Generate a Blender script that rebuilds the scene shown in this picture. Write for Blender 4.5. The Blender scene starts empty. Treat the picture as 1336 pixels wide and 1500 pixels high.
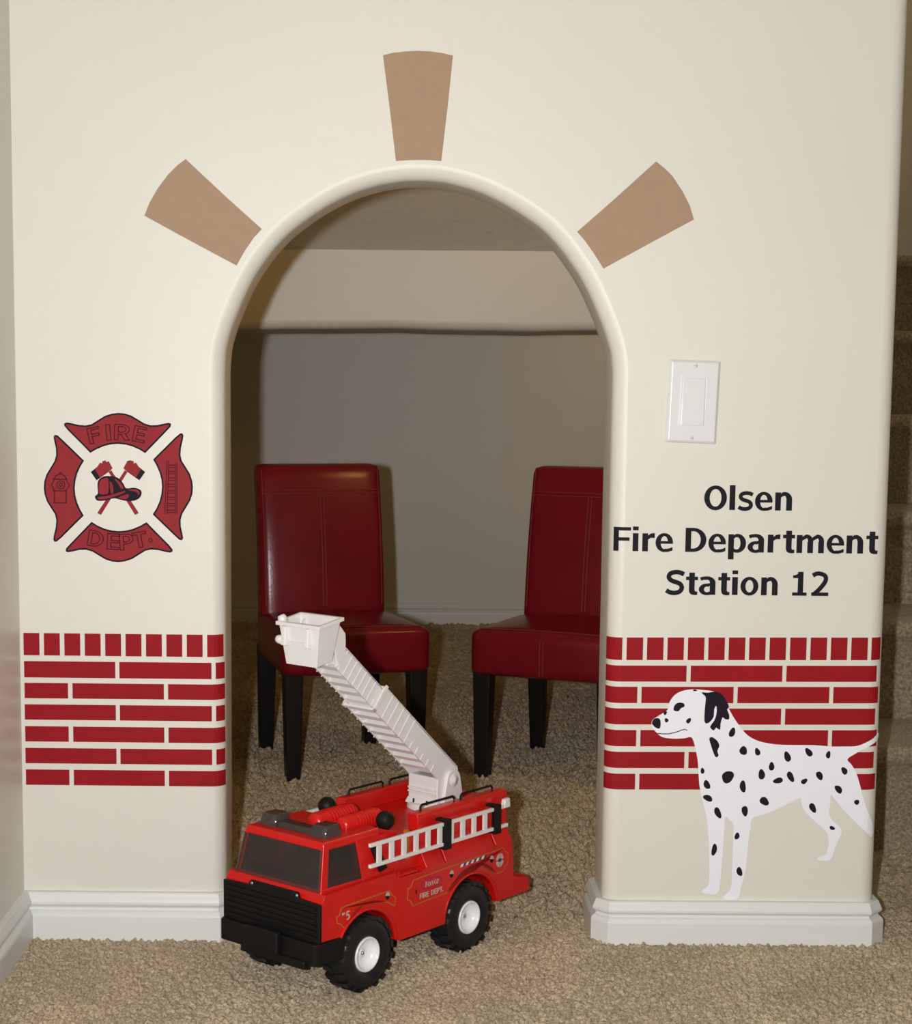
import bpy, bmesh, math, random
import numpy as np
from mathutils import Vector, Matrix

random.seed(7)
rng = np.random.default_rng(7)
scene = bpy.context.scene
COL = scene.collection
R = math.radians

# ------------------------------------------------------------------ camera
# world: x right, y into the wall, z up; front wall face is y = 0, floor z = 0
F_PX, CX, CY = 2500.0, 586.0, 851.0
PITCH, ROLL, DIST, EYE = math.atan(281 / 2500), 0.008, 2.323, 0.766
fwd = Vector((0, math.cos(PITCH), -math.sin(PITCH)))
up0 = Vector((0, math.sin(PITCH), math.cos(PITCH)))
rt0 = Vector((1, 0, 0))
upv = up0 * math.cos(ROLL) - rt0 * math.sin(ROLL)
rtv = rt0 * math.cos(ROLL) + up0 * math.sin(ROLL)
EYEP = Vector((0, -DIST, EYE))
cam_data = bpy.data.cameras.new('camera')
cam = bpy.data.objects.new('camera', cam_data)
COL.objects.link(cam)
cam_data.sensor_fit = 'VERTICAL'
cam_data.sensor_height = 24.0
cam_data.lens = F_PX / 1500 * 24.0
cam_data.shift_x = (668 - CX) / 1500
cam_data.shift_y = (CY - 750) / 1500
cam_data.clip_start = 0.02
m = Matrix((rtv, upv, -fwd)).transposed().to_4x4()
m.translation = EYEP
cam.matrix_world = m
scene.camera = cam

# ------------------------------------------------------------------ world, flash, exposure
w = bpy.data.worlds.new('world')
scene.world = w
w.use_nodes = True
w.node_tree.nodes['Background'].inputs[0].default_value = (0.9, 0.75, 0.55, 1)
w.node_tree.nodes['Background'].inputs[1].default_value = 0.01
scene.view_settings.view_transform = 'Standard'
scene.view_settings.look = 'None'
scene.view_settings.exposure = 0.0
scene.view_settings.gamma = 1.0
scene.view_settings.use_curve_mapping = False

fl = bpy.data.lights.new('camera_flash', 'AREA')      # pop-up flash, camera held upright on its side
fl.shape = 'RECTANGLE'
fl.size, fl.size_y = 0.02, 0.035
fl.energy = 35.5
fl.color = (1.0, 1.0, 1.0)
flo = bpy.data.objects.new('camera_flash', fl)
COL.objects.link(flo)
fm = Matrix((rt0, Vector((0, 0, 1)), Vector((0, -1, 0)))).transposed().to_4x4()
fm.translation = EYEP + Vector((-0.0805, 0.02, 0.004))
flo.matrix_world = fm @ Matrix.Rotation(R(1), 4, 'Y')


def lamp(name, loc, energy, color, radius):
    l = bpy.data.lights.new(name, 'POINT')
    l.energy, l.color, l.shadow_soft_size = energy, color, radius
    o = bpy.data.objects.new(name, l)
    COL.objects.link(o)
    o.location = loc
    return o


WARM = (1.0, 0.60, 0.20)
lamp('room_fill_light', (1.1, -1.6, 2.2), 2.6, WARM, 0.10)        # added warm fill for the room and left wall, source unseen
lamp('stair_lamp_light', (1.25, 1.3, 2.25), 1.6, WARM, 0.08)      # lamp over the stairs
lamp('cubby_lamp_light', (0.49, 0.62, 1.12), 2.8, (1.0, 0.60, 0.20), 0.05)    # wall lamp inside the playroom, behind the right pier
lamp('alcove_fill_light', (0.80, 2.66, 0.95), 0.85, (1.0, 0.64, 0.28), 0.04)   # fill added in the far-right alcove to warm the back wall

# ------------------------------------------------------------------ materials
def mat(name, rgb, rough=0.5, metal=0.0, spec=0.5, coat=0.0, bump=None, vary=None, trans=0.0, sheen=0.0, alpha=1.0, ior=1.45):
    mt = bpy.data.materials.new(name)
    mt.use_nodes = True
    nt = mt.node_tree
    b = nt.nodes['Principled BSDF']
    b.inputs['Base Color'].default_value = (*rgb, 1)
    b.inputs['Roughness'].default_value = rough
    b.inputs['Metallic'].default_value = metal
    b.inputs['Specular IOR Level'].default_value = spec
    b.inputs['Coat Weight'].default_value = coat
    b.inputs['Coat Roughness'].default_value = 0.12
    b.inputs['Transmission Weight'].default_value = trans
    b.inputs['Sheen Weight'].default_value = sheen
    b.inputs['Alpha'].default_value = alpha
    b.inputs['IOR'].default_value = ior
    tc = nt.nodes.new('ShaderNodeTexCoord')
    if vary:                                     # (scale, amount): soft mottling of the base colour
        n = nt.nodes.new('ShaderNodeTexNoise')
        n.inputs['Scale'].default_value = vary[0]
        n.inputs['Detail'].default_value = 3
        nt.links.new(tc.outputs['Object'], n.inputs['Vector'])
        r = nt.nodes.new('ShaderNodeValToRGB')
        a = vary[1]
        r.color_ramp.elements[0].position = 0.3
        r.color_ramp.elements[1].position = 0.7
        r.color_ramp.elements[0].color = (*[c * (1 - a) for c in rgb], 1)
        r.color_ramp.elements[1].color = (*[min(1, c * (1 + a)) for c in rgb], 1)
        nt.links.new(n.outputs['Fac'], r.inputs['Fac'])
        nt.links.new(r.outputs['Color'], b.inputs['Base Color'])
    if bump:                                     # (scale, strength, distance)
        n = nt.nodes.new('ShaderNodeTexNoise')
        n.inputs['Scale'].default_value = bump[0]
        n.inputs['Detail'].default_value = 4
        nt.links.new(tc.outputs['Object'], n.inputs['Vector'])
        bp = nt.nodes.new('ShaderNodeBump')
        bp.inputs['Strength'].default_value = bump[1]
        bp.inputs['Distance'].default_value = bump[2]
        nt.links.new(n.outputs['Fac'], bp.inputs['Height'])
        nt.links.new(bp.outputs['Normal'], b.inputs['Normal'])
    return mt


def carpet_mat(name, dark, mid, light, scale):
    mt = bpy.data.materials.new(name)
    mt.use_nodes = True
    nt = mt.node_tree
    b = nt.nodes['Principled BSDF']
    b.inputs['Roughness'].default_value = 1.0
    b.inputs['Specular IOR Level'].default_value = 0.05
    b.inputs['Sheen Weight'].default_value = 0.25
    b.inputs['Sheen Roughness'].default_value = 0.6
    b.inputs['Sheen Tint'].default_value = (1, 0.9, 0.75, 1)
    tc = nt.nodes.new('ShaderNodeTexCoord')
    n = nt.nodes.new('ShaderNodeTexNoise')
    n.inputs['Scale'].default_value = scale
    n.inputs['Detail'].default_value = 3
    n.inputs['Roughness'].default_value = 0.65
    nt.links.new(tc.outputs['Object'], n.inputs['Vector'])
    r = nt.nodes.new('ShaderNodeValToRGB')
    e = r.color_ramp.elements
    e[0].position, e[0].color = 0.32, (*dark, 1)
    e[1].position, e[1].color = 0.68, (*light, 1)
    k = e.new(0.5)
    k.color = (*mid, 1)
    nt.links.new(n.outputs['Fac'], r.inputs['Fac'])
    n2 = nt.nodes.new('ShaderNodeTexNoise')      # broad vacuum / tread mottling
    n2.inputs['Scale'].default_value = 6
    n2.inputs['Detail'].default_value = 2
    nt.links.new(tc.outputs['Object'], n2.inputs['Vector'])
    mr = nt.nodes.new('ShaderNodeMapRange')
    mr.inputs['From Min'].default_value = 0.3
    mr.inputs['From Max'].default_value = 0.7
    mr.inputs['To Min'].default_value = 0.86
    mr.inputs['To Max'].default_value = 1.12
    nt.links.new(n2.outputs['Fac'], mr.inputs['Value'])
    mx = nt.nodes.new('ShaderNodeMix')
    mx.data_type = 'RGBA'
    mx.blend_type = 'MULTIPLY'
    mx.inputs[0].default_value = 1.0
    nt.links.new(r.outputs['Color'], mx.inputs[6])
    nt.links.new(mr.outputs['Result'], mx.inputs[7])
    nt.links.new(mx.outputs[2], b.inputs['Base Color'])
    bp = nt.nodes.new('ShaderNodeBump')
    bp.inputs['Strength'].default_value = 0.8
    bp.inputs['Distance'].default_value = 0.004
    nt.links.new(n.outputs['Fac'], bp.inputs['Height'])
    nt.links.new(bp.outputs['Normal'], b.inputs['Normal'])
    return mt


M = {}
M['wall'] = mat('cream_wall_paint', (0.75, 0.732, 0.660), 0.42, spec=0.5, bump=(55, 0.10, 0.004), vary=(3.0, 0.012))
M['wall_side'] = M['wall']
M['ceiling'] = mat('textured_ceiling_paint', (0.70, 0.665, 0.58), 0.7, spec=0.3, bump=(38, 0.5, 0.006))
M['trim'] = mat('white_trim_paint', (0.76, 0.775, 0.75), 0.4, spec=0.5)
M['carpet'] = carpet_mat('beige_carpet', (0.22, 0.165, 0.105), (0.485, 0.385, 0.26), (0.72, 0.60, 0.43), 330)
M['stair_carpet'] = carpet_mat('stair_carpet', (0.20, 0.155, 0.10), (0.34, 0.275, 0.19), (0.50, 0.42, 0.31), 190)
M['brick_vinyl'] = mat('red_brick_vinyl', (0.31, 0.0085, 0.014), 0.65, spec=0.18, bump=(55, 0.10, 0.004), vary=(40, 0.06))
M['tan_vinyl'] = mat('tan_vinyl', (0.405, 0.275, 0.185), 0.65, spec=0.2, bump=(45, 0.12, 0.004), vary=(60, 0.03))
M['black_vinyl'] = mat('black_vinyl', (0.014, 0.0125, 0.018), 0.65, spec=0.15)
M['navy_vinyl'] = mat('dark_navy_vinyl', (0.016, 0.010, 0.020), 0.65, spec=0.15)
M['emblem_red'] = mat('emblem_red_vinyl', (0.30, 0.028, 0.036), 0.65, spec=0.15, vary=(60, 0.05))
M['emblem_line'] = mat('emblem_line_vinyl', (0.085, 0.008, 0.014), 0.65, spec=0.15)
M['white_vinyl'] = mat('white_vinyl', (0.89, 0.90, 0.98), 0.6, spec=0.2)
M['switch'] = mat('white_switch_plastic', (0.80, 0.80, 0.82), 0.18, spec=0.5)
M['leather'] = mat('red_leather', (0.175, 0.0055, 0.012), 0.24, spec=0.4, bump=(190, 0.12, 0.0015), vary=(14, 0.08))
M['thread'] = mat('red_thread', (0.22, 0.02, 0.025), 0.45)
M['leg'] = mat('black_stained_wood', (0.008, 0.007, 0.0065), 0.35, spec=0.4)
M['red'] = mat('red_toy_plastic', (0.62, 0.010, 0.008), 0.28, spec=0.5, vary=(25, 0.05))
M['black'] = mat('black_toy_plastic', (0.008, 0.007, 0.007), 0.5, spec=0.25)
M['rubber'] = mat('black_tire_plastic', (0.012, 0.012, 0.013), 0.38, spec=0.45)
M['white'] = mat('white_toy_plastic', (0.80, 0.775, 0.77), 0.3, spec=0.5)
M['rim'] = mat('white_rim_plastic', (0.82, 0.82, 0.83), 0.22, spec=0.5)
M['smoke'] = mat('smoked_clear_plastic', (0.052, 0.043, 0.040), 0.05, spec=0.5, alpha=0.58)
M['smoke_bar'] = mat('smoked_light_bar_plastic', (0.062, 0.053, 0.050), 0.08, spec=0.7, alpha=0.74)
M['chrome'] = mat('chrome', (0.8, 0.8, 0.8), 0.12, metal=1.0)
M['screw'] = mat('dull_screw_metal', (0.30, 0.29, 0.24), 0.35, metal=0.8)
M['gold'] = mat('gold_print', (0.45, 0.17, 0.02), 0.4)
M['print_grey'] = mat('pale_grey_print', (0.48, 0.44, 0.38), 0.4)
M['print_blue'] = mat('dark_blue_print', (0.03, 0.03, 0.12), 0.4)
M['print_purple'] = mat('purple_print', (0.24, 0.02, 0.12), 0.4)
M['lamp_glass'] = mat('lamp_glass', (0.85, 0.8, 0.7), 0.3)


# ------------------------------------------------------------------ mesh helpers
class MB:
    """collects verts and faces, builds ONE mesh object"""
    def __init__(self):
        self.v, self.f, self.s = [], [], []

    def add(self, verts, faces, smooth=False):
        o = len(self.v)
        self.v += [tuple(p) for p in verts]
        for f in faces:
            self.f.append([i + o for i in f])
            self.s.append(smooth)
        return self

    def box(self, x0, x1, y0, y1, z0, z1):
        if x0 > x1: x0, x1 = x1, x0
        if y0 > y1: y0, y1 = y1, y0
        if z0 > z1: z0, z1 = z1, z0
        v = [(x, y, z) for z in (z0, z1) for y in (y0, y1) for x in (x0, x1)]
        return self.add(v, [(0, 2, 3, 1), (4, 5, 7, 6), (0, 1, 5, 4), (2, 6, 7, 3), (0, 4, 6, 2), (1, 3, 7, 5)])

    def hexa(self, a, b):
        """bottom quad a, top quad b (same winding, ccw from above)"""
        return self.add(list(a) + list(b), [(3, 2, 1, 0), (4, 5, 6, 7), (0, 1, 5, 4), (1, 2, 6, 5), (2, 3, 7, 6), (3, 0, 4, 7)])

    def prism(self, poly, fn0, fn1, smooth=False):
        """poly 2D ccw; fn maps 2D -> 3D for each end cap"""
        n = len(poly)
        v = [fn0(*p) for p in poly] + [fn1(*p) for p in poly]
        self.add(v, [tuple(range(n))[::-1], tuple(range(n, 2 * n))])
        return self.add(v, [(i, (i + 1) % n, n + (i + 1) % n, n + i) for i in range(n)], smooth)

    def tube(self, pts, r, n=8, cap=True):
        pts = [Vector(p) for p in pts]
        rr = r if isinstance(r, (list, tuple)) else [r] * len(pts)
        rings = []
        for i, p in enumerate(pts):
            d = (pts[min(i + 1, len(pts) - 1)] - pts[max(i - 1, 0)]).normalized()
            a = d.cross(Vector((0, 0, 1)))
            if a.length < 1e-4: a = d.cross(Vector((1, 0, 0)))
            a.normalize()
            b = d.cross(a)
            rings.append([p + a * rr[i] * math.cos(2 * math.pi * k / n) + b * rr[i] * math.sin(2 * math.pi * k / n) for k in range(n)])
        v = [q for rg in rings for q in rg]
        f = []
        for i in range(len(pts) - 1):
            for k in range(n):
                f.append((i * n + k, (i + 1) * n + k, (i + 1) * n + (k + 1) % n, i * n + (k + 1) % n))
        self.add(v, f, True)
        if cap:
            self.add(rings[0], [tuple(range(n))])
            self.add(rings[-1], [tuple(range(n))[::-1]])
        return self

    def lathe(self, prof, origin, axis, n=32, smooth=True):
        """prof: (radius, along axis)"""
        o, ax = Vector(origin), Vector(axis).normalized()
        a = ax.orthogonal().normalized()
        b = ax.cross(a)
        v, f = [], []
        for r, h in prof:
            for k in range(n):
                t = 2 * math.pi * k / n
                v.append(o + ax * h + (a * math.cos(t) + b * math.sin(t)) * r)
        for i in range(len(prof) - 1):
            for k in range(n):
                f.append((i * n + k, i * n + (k + 1) % n, (i + 1) * n + (k + 1) % n, (i + 1) * n + k))
        return self.add(v, f, smooth)

    def build(self, name, material, parent=None, bevel=0, seg=2, angle=35):
        me = bpy.data.meshes.new(name)
        me.from_pydata(self.v, [], self.f)
        for p, s in zip(me.polygons, self.s): p.use_smooth = s
        me.materials.append(material)
        me.update()
        bm = bmesh.new()
        bm.from_mesh(me)
        if bevel: bmesh.ops.remove_doubles(bm, verts=bm.verts, dist=1e-6)
        bmesh.ops.recalc_face_normals(bm, faces=bm.faces)
        bm.to_mesh(me)
        bm.free()
        o = bpy.data.objects.new(name, me)
        COL.objects.link(o)
        if parent is not None: o.parent = parent
        if bevel:
            md = o.modifiers.new('bevel', 'BEVEL')
            md.width, md.segments, md.limit_method, md.angle_limit = bevel, seg, 'ANGLE', R(angle)
            md.harden_normals = False
            for p in me.polygons: p.use_smooth = True
            wn = o.modifiers.new('wn', 'WEIGHTED_NORMAL')
            wn.keep_sharp = True
        return o


def empty(name, loc=(0, 0, 0), rotz=0.0, parent=None):
    o = bpy.data.objects.new(name, None)
    COL.objects.link(o)
    o.location = loc
    o.rotation_euler = (0, 0, rotz)
    o.empty_display_size = 0.05
    if parent is not None: o.parent = parent
    return o


def tag(o, label, cat, group=None):
    o['label'], o['category'] = label, cat
    if group: o['group'] = group
    return o


def struct(o):
    o['kind'] = 'structure'
    return o


def copy_tree(o, parent=None):
    c = o.copy()
    COL.objects.link(c)
    c.parent = parent
    for ch in [k for k in bpy.data.objects if k.parent == o]:
        copy_tree(ch, c)
    return c


def catmull(pts, n=4, closed=True):
    out, N = [], len(pts)
    rngk = range(N) if closed else range(N - 1)
    for i in rngk:
        if closed:
            p0, p1, p2, p3 = pts[i - 1], pts[i], pts[(i + 1) % N], pts[(i + 2) % N]
        else:
            p0, p1, p2, p3 = pts[max(i - 1, 0)], pts[i], pts[i + 1], pts[min(i + 2, N - 1)]
        for k in range(n):
            t = k / n
            out.append(tuple(0.5 * ((2 * p1[j]) + (-p0[j] + p2[j]) * t + (2 * p0[j] - 5 * p1[j] + 4 * p2[j] - p3[j]) * t * t + (-p0[j] + 3 * p1[j] - 3 * p2[j] + p3[j]) * t ** 3) for j in range(2)))
    if not closed: out.append(pts[-1])
    return out


def inset(poly, d):
    """move every vertex of a closed 2D outline inward by d (either winding)"""
    area = sum(poly[i - 1][0] * poly[i][1] - poly[i][0] * poly[i - 1][1] for i in range(len(poly)))
    sg = 1 if area > 0 else -1
    out = []
    for i, p in enumerate(poly):
        a, b = poly[i - 1], poly[(i + 1) % len(poly)]
        e1 = Vector((p[0] - a[0], p[1] - a[1])).normalized()
        e2 = Vector((b[0] - p[0], b[1] - p[1])).normalized()
        n1, n2 = Vector((-e1.y, e1.x)) * sg, Vector((-e2.y, e2.x)) * sg
        n = n1 + n2
        if n.length < 1e-6: n = n1
        n.normalize()
        k = d / max(0.4, n.dot(n1))
        out.append((p[0] + n.x * k, p[1] + n.y * k))
    return out


def stroke(pts, wd):
    """open polyline -> ribbon polygon"""
    L, Rr = [], []
    for i, p in enumerate(pts):
        a, b = pts[max(i - 1, 0)], pts[min(i + 1, len(pts) - 1)]
        d = Vector((b[0] - a[0], b[1] - a[1])).normalized()
        L.append((p[0] - d.y * wd / 2, p[1] + d.x * wd / 2))
        Rr.append((p[0] + d.y * wd / 2, p[1] - d.x * wd / 2))
    return L + Rr[::-1]


def blob(cx, cy, rx, ry, rot=0, n=14, wob=0.12):
    out = []
    a = R(rot)
    ph = random.random() * 6
    for k in range(n):
        t = 2 * math.pi * k / n
        q = 1 + wob * math.sin(2 * t + ph) * 0.6 + wob * math.sin(3 * t + 2 * ph) * 0.6
        x, y = rx * q * math.cos(t), ry * q * math.sin(t)
        out.append((cx + x * math.cos(a) - y * math.sin(a), cy + x * math.sin(a) + y * math.cos(a)))
    return out


# ------------------------------------------------------------------ wall metrics
XL, XR = -0.2405, 0.2865        # arch opening
XE = 0.668                      # right free end of the wall
XC = -0.522                     # corner with the left wall
T, BR = 0.114, 0.020            # wall thickness, rounded corner radius
WALL_TOP = 2.44
BACK_Y, CUB_CEIL, CUB_L = 3.246, 1.083, -0.75


def wall_pt(px, py, yp=0.0):
    """a measured spot of the photograph -> metres (x, z) on the wall plane"""
    d = fwd * F_PX + rtv * (px - CX) - upv * (py - CY)
    t = (yp - EYEP.y) / d.y
    return EYEP.x + d.x * t, EYEP.z + d.z * t


def surf(s, z, off, pier):
    """wall-surface coordinate (s along the face, wrapping round the rounded corners) -> 3D"""
    lo, hi = (None, XL - BR) if pier == 'left' else (XR + BR, XE - BR)
    if pier == 'flat': return (s, -off, z)
    if hi is not None and s > hi:
        ph = (s - hi) / BR
        if ph <= math.pi / 2:
            return (hi + (BR + off) * math.sin(ph), BR - (BR + off) * math.cos(ph), z)
        return (hi + BR + off, BR + (s - hi - BR * math.pi / 2), z)
    if lo is not None and s < lo:
        ph = (lo - s) / BR
        if ph <= math.pi / 2:
            return (lo - (BR + off) * math.sin(ph), BR - (BR + off) * math.cos(ph), z)
        return (lo - BR - off, BR + (lo - s - BR * math.pi / 2), z)
    return (s, -off, z)


def px_to_s(px, py, pier):
    """photo spot -> (s, z), unrolling the rounded corner"""
    x, z = wall_pt(px, py)
    lo, hi = (None, XL - BR) if pier == 'left' else (XR + BR, XE - BR)
    if pier == 'flat': return x, z
    for _ in range(1):
        if hi is not None and x > hi:
            q = min(0.98, (x - hi) / BR)
            return hi + BR * math.asin(q), z
        if lo is not None and x < lo:
            q = min(0.98, (lo - x) / BR)
            return lo - BR * math.asin(q), z
    return x, z


def decal(name, poly, material, parent=None, base=0.0, th=0.0004, pier='flat'):
    """thin vinyl cut-out lying on the wall surface; poly in (s, z) metres"""
    bm = bmesh.new()
    vs = [bm.verts.new((p[0], p[1], 0)) for p in poly]
    bm.faces.new(vs)
    bmesh.ops.triangulate(bm, faces=bm.faces[:])
    if pier != 'flat':
        cuts = []
        hi = XL - BR if pier == 'left' else XE - BR
        cuts += [hi + BR * t for t in (0, 0.26, 0.52, 0.79, 1.05, 1.31, 1.57)]
        if pier == 'right': cuts += [XR + BR - BR * t for t in (0, 0.26, 0.52, 0.79, 1.05, 1.31, 1.57)]
        smin, smax = min(p[0] for p in poly), max(p[0] for p in poly)
        for cval in cuts:
            if smin < cval < smax:
                bmesh.ops.bisect_plane(bm, geom=bm.verts[:] + bm.edges[:] + bm.faces[:], plane_co=(cval, 0, 0), plane_no=(1, 0, 0))
    bm.verts.index_update()
    n = len(bm.verts)
    co = [(v.co.x, v.co.y) for v in bm.verts]
    v = [surf(s, z, base + th, pier) for s, z in co] + [surf(s, z, base, pier) for s, z in co]
    f = [tuple(q.index for q in fc.verts) for fc in bm.faces]
    f += [tuple(n + i for i in fc[::-1]) for fc in f]
    for e in bm.edges:
        if len(e.link_faces) == 1:
            a, b = e.verts[0].index, e.verts[1].index
            f.append((a, b, n + b, n + a))
    bm.free()
    return MB().add(v, f).build(name, material, parent)


# ---- bold sans letterforms drawn from bars, bowls and strokes (cap height 1, given width)
def glyph_polys(ch, wd, g=0.0):
    S, H, P = 0.235, 0.155, []

    def bar(x0, x1, y0, y1):
        n = max(1, int((x1 - x0) / 0.09)) if ch in 'Ft' else 1        # these wrap round the rounded corners
        xs = [x0 + g + (x1 - x0 - 2 * g) * k / n for k in range(n + 1)]
        for a, b in zip(xs, xs[1:]): P.append([(a, y0 + g), (b, y0 + g), (b, y1 - g), (a, y1 - g)])

    def arc(cx, cy, rx, ry, t0, t1, wx=S, wy=H, n=20):
        rx, ry, wx, wy = rx - g, ry - g, wx - 2 * g, wy - 2 * g
        ts = [R(t0 + (t1 - t0) * k / n) for k in range(n + 1)]
        o = [(cx + rx * math.cos(t), cy + ry * math.sin(t)) for t in ts]
        i = [(cx + (rx - wx) * math.cos(t), cy + (ry - wy) * math.sin(t)) for t in ts]
        for k in range(n): P.append([o[k], o[k + 1], i[k + 1], i[k]])

    def poly(*pts): P.append(inset(list(pts), g) if g else list(pts))

    def strk(pts, wdt, n=4):
        c = catmull(pts, n, closed=False)
        r = stroke(c, wdt - 2 * g)
        m = len(c)
        for k in range(m - 1): P.append([r[k], r[k + 1], r[2 * m - 2 - k], r[2 * m - 1 - k]])

    if ch == 'O': arc(wd / 2, .5, wd / 2, .515, 0, 360, .225, .15, 36)
    elif ch == 'o': arc(wd / 2, .375, wd / 2, .395, 0, 360, .21, .135, 32)
    elif ch == 'l': bar(0, S, 0, 1.03)
    elif ch == 'I': bar(0, wd, 0, 1)
    elif ch == 'i': bar(0, S, 0, .75); bar(0, S, .87, 1.03)
    elif ch == 'e':
        arc(wd / 2, .375, wd / 2, .395, -6, 296, .21, .125, 30)
        bar(.12 * wd, .985 * wd, .325, .435)
        poly((.5 * wd, -.02), (.72 * wd, -.012), (.98 * wd, .045), (.98 * wd, .195), (.8 * wd, .135), (.6 * wd, .105), (.5 * wd, .105))
    elif ch == 'n':
        bar(0, S, 0, .75); bar(wd - S, wd, 0, .47)
        arc(.54 * wd, .455, .46 * wd, .32, -2, 92, S, .16)
        poly((S - .03, .50), (.42 * wd, .585), (.55 * wd, .605), (.55 * wd, .775), (.42 * wd, .755), (S - .03, .66))
    elif ch == 'm':
        h = (wd + S) / 2
        bar(0, S, 0, .75); bar(h - S, h, 0, .47); bar(wd - S, wd, 0, .47)
        for a, b in ((S - .03, h), (h - .03, wd)):
            mx = a + (b - a) * .42
            arc(mx, .475, b - mx, .30, -2, 92, S - .02, .15)
            poly((a, .50), (mx - .04, .59), (mx + .01, .62), (mx + .01, .775), (mx - .04, .765), (a, .66))
    elif ch == 'r':
        bar(0, S, 0, .75)
        poly((S - .03, .46), (S + .05, .525), (.68 * wd, .565), (wd, .56), (wd, .76), (.82 * wd, .762), (.64 * wd, .735), (S - .03, .63))
    elif ch == 'p':
        bar(0, S, -.3, .75)
        arc(.50 * wd, .375, .50 * wd, .395, -92, 92, .23, .14, 24)
        poly((S - .03, .54), (.40 * wd, .62), (.51 * wd, .63), (.51 * wd, .77), (.40 * wd, .755), (S - .03, .68))
        poly((S - .03, .06), (S - .03, .19), (.40 * wd, .125), (.51 * wd, .12), (.51 * wd, -.02), (.40 * wd, -.012), (S - .03, .02))
    elif ch == 'a':
        bar(wd - S, wd, 0, .54)
        arc(wd * .5, .5, wd / 2, .27, -2, 95, S, .14)
        strk([(.09 * wd, .655), (.28 * wd, .69), (.52 * wd, .70)], .14)
        arc(wd * .49, .225, wd * .49, .245, 60, 310, .215, .125, 28)
        strk([(.42 * wd, .4), (.62 * wd, .43), (.9 * wd, .44)], .1)
        strk([(.42 * wd, .045), (.62 * wd, .07), (.85 * wd, .15)], .1)
    elif ch == 't':
        bar(.13, .13 + S, .17, .92); bar(0, wd, .605, .75)
        poly((.13, .2), (.15, .08), (.21, .015), (.32, -.02), (.45, -.015), (wd * .97, .0), (wd * .97, .145), (.46, .125), (.39, .135), (.13 + S, .2))
    elif ch == 'F': bar(0, S, 0, 1); bar(0, wd, .86, 1); bar(0, .93 * wd, .435, .575)
    elif ch == 'E': bar(0, S, 0, 1); bar(0, wd, .86, 1); bar(0, .93 * wd, .435, .575); bar(0, wd, 0, .14)
    elif ch == 'T': bar(0, wd, .85, 1); bar(wd / 2 - S / 2, wd / 2 + S / 2, 0, .95)
    elif ch == 'D':
        bar(0, S, 0, 1); bar(0, .4 * wd, .86, 1); bar(0, .4 * wd, 0, .14)
        arc(.38 * wd, .5, .62 * wd, .5, -90, 90, .235, .14, 24)
    elif ch in 'PR':
        bar(0, S, 0, 1); bar(0, .5 * wd, .87, 1); bar(0, .5 * wd, .37, .5)
        arc(.48 * wd, .685, .52 * wd, .315, -90, 90, .22, .13, 18)
        if ch == 'R': poly((.4 * wd, .42), (.72 * wd, .42), (1.03 * wd, 0), (.7 * wd, 0))
    elif ch in 'Ss':
        k = 1.0 if ch == 'S' else .76
        pts = [(.95, .845), (.75, .915), (.52, .935), (.25, .88), (.15, .735), (.26, .60), (.5, .525), (.75, .445), (.85, .285), (.74, .125), (.48, .062), (.24, .085), (.03, .165)]
        strk([(x * wd, y * k) for x, y in pts], .19 if ch == 'S' else .16, 3)
    elif ch == 'k':
        bar(0, S, 0, 1.03)
        poly((S - .02, .38), (.62 * wd, .75), (wd, .75), (.55 * wd, .40), (1.02 * wd, 0), (.66 * wd, 0), (S - .02, .34))
    elif ch == 'N': bar(0, S, 0, 1); bar(wd - S, wd, 0, 1); poly((0, 1), (S + .06, 1), (wd, 0), (wd - S - .06, 0))
    elif ch == '1': bar(0, wd, 0, .135); bar(.375 * wd, .745 * wd, 0, 1); poly((.03 * wd, .735), (.42 * wd, .735), (.42 * wd, 1), (.36 * wd, .92), (.22 * wd, .865), (.03 * wd, .85))
    elif ch == '2':
        strk([(.06 * wd, .85), (.26 * wd, .925), (.5 * wd, .93), (.76 * wd, .855), (.835 * wd, .71), (.74 * wd, .53), (.48 * wd, .29), (.16 * wd, .07)], .18)
        bar(0, wd, 0, .145)
    elif ch == '5':
        bar(.1 * wd, .95 * wd, .85, 1); bar(.1 * wd, .1 * wd + .16, .5, 1)
        arc(.45 * wd, .32, .53 * wd, .33, -130, 125, .2, .15, 24)
    elif ch == '.': bar(0, S, 0, .2)
    return P


GW = {'F': .66, 'I': .23, 'R': .84, 'E': .68, 'D': .86, 'P': .76, 'T': .76, '.': .24, 'o': .73, 'n': .69, 'k': .74, 'a': .67, 'N': .86, '5': .68}


def letter(name, ch, wd, fn, material, parent=None, depth=0.0004, g=0.0, base=0.0001):
    """thin letter; fn(x, y, d) maps letter space (cap height 1) and height off the surface to 3D"""
    mb = MB()
    for k, p in enumerate(glyph_polys(ch, wd, g)):
        mb.prism(p, lambda x, y: fn(x, y, base), lambda x, y: fn(x, y, base + depth + 3e-6 * k))
    o = mb.build(name, material)
    if parent is not None: o.parent = parent
    return o


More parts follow.
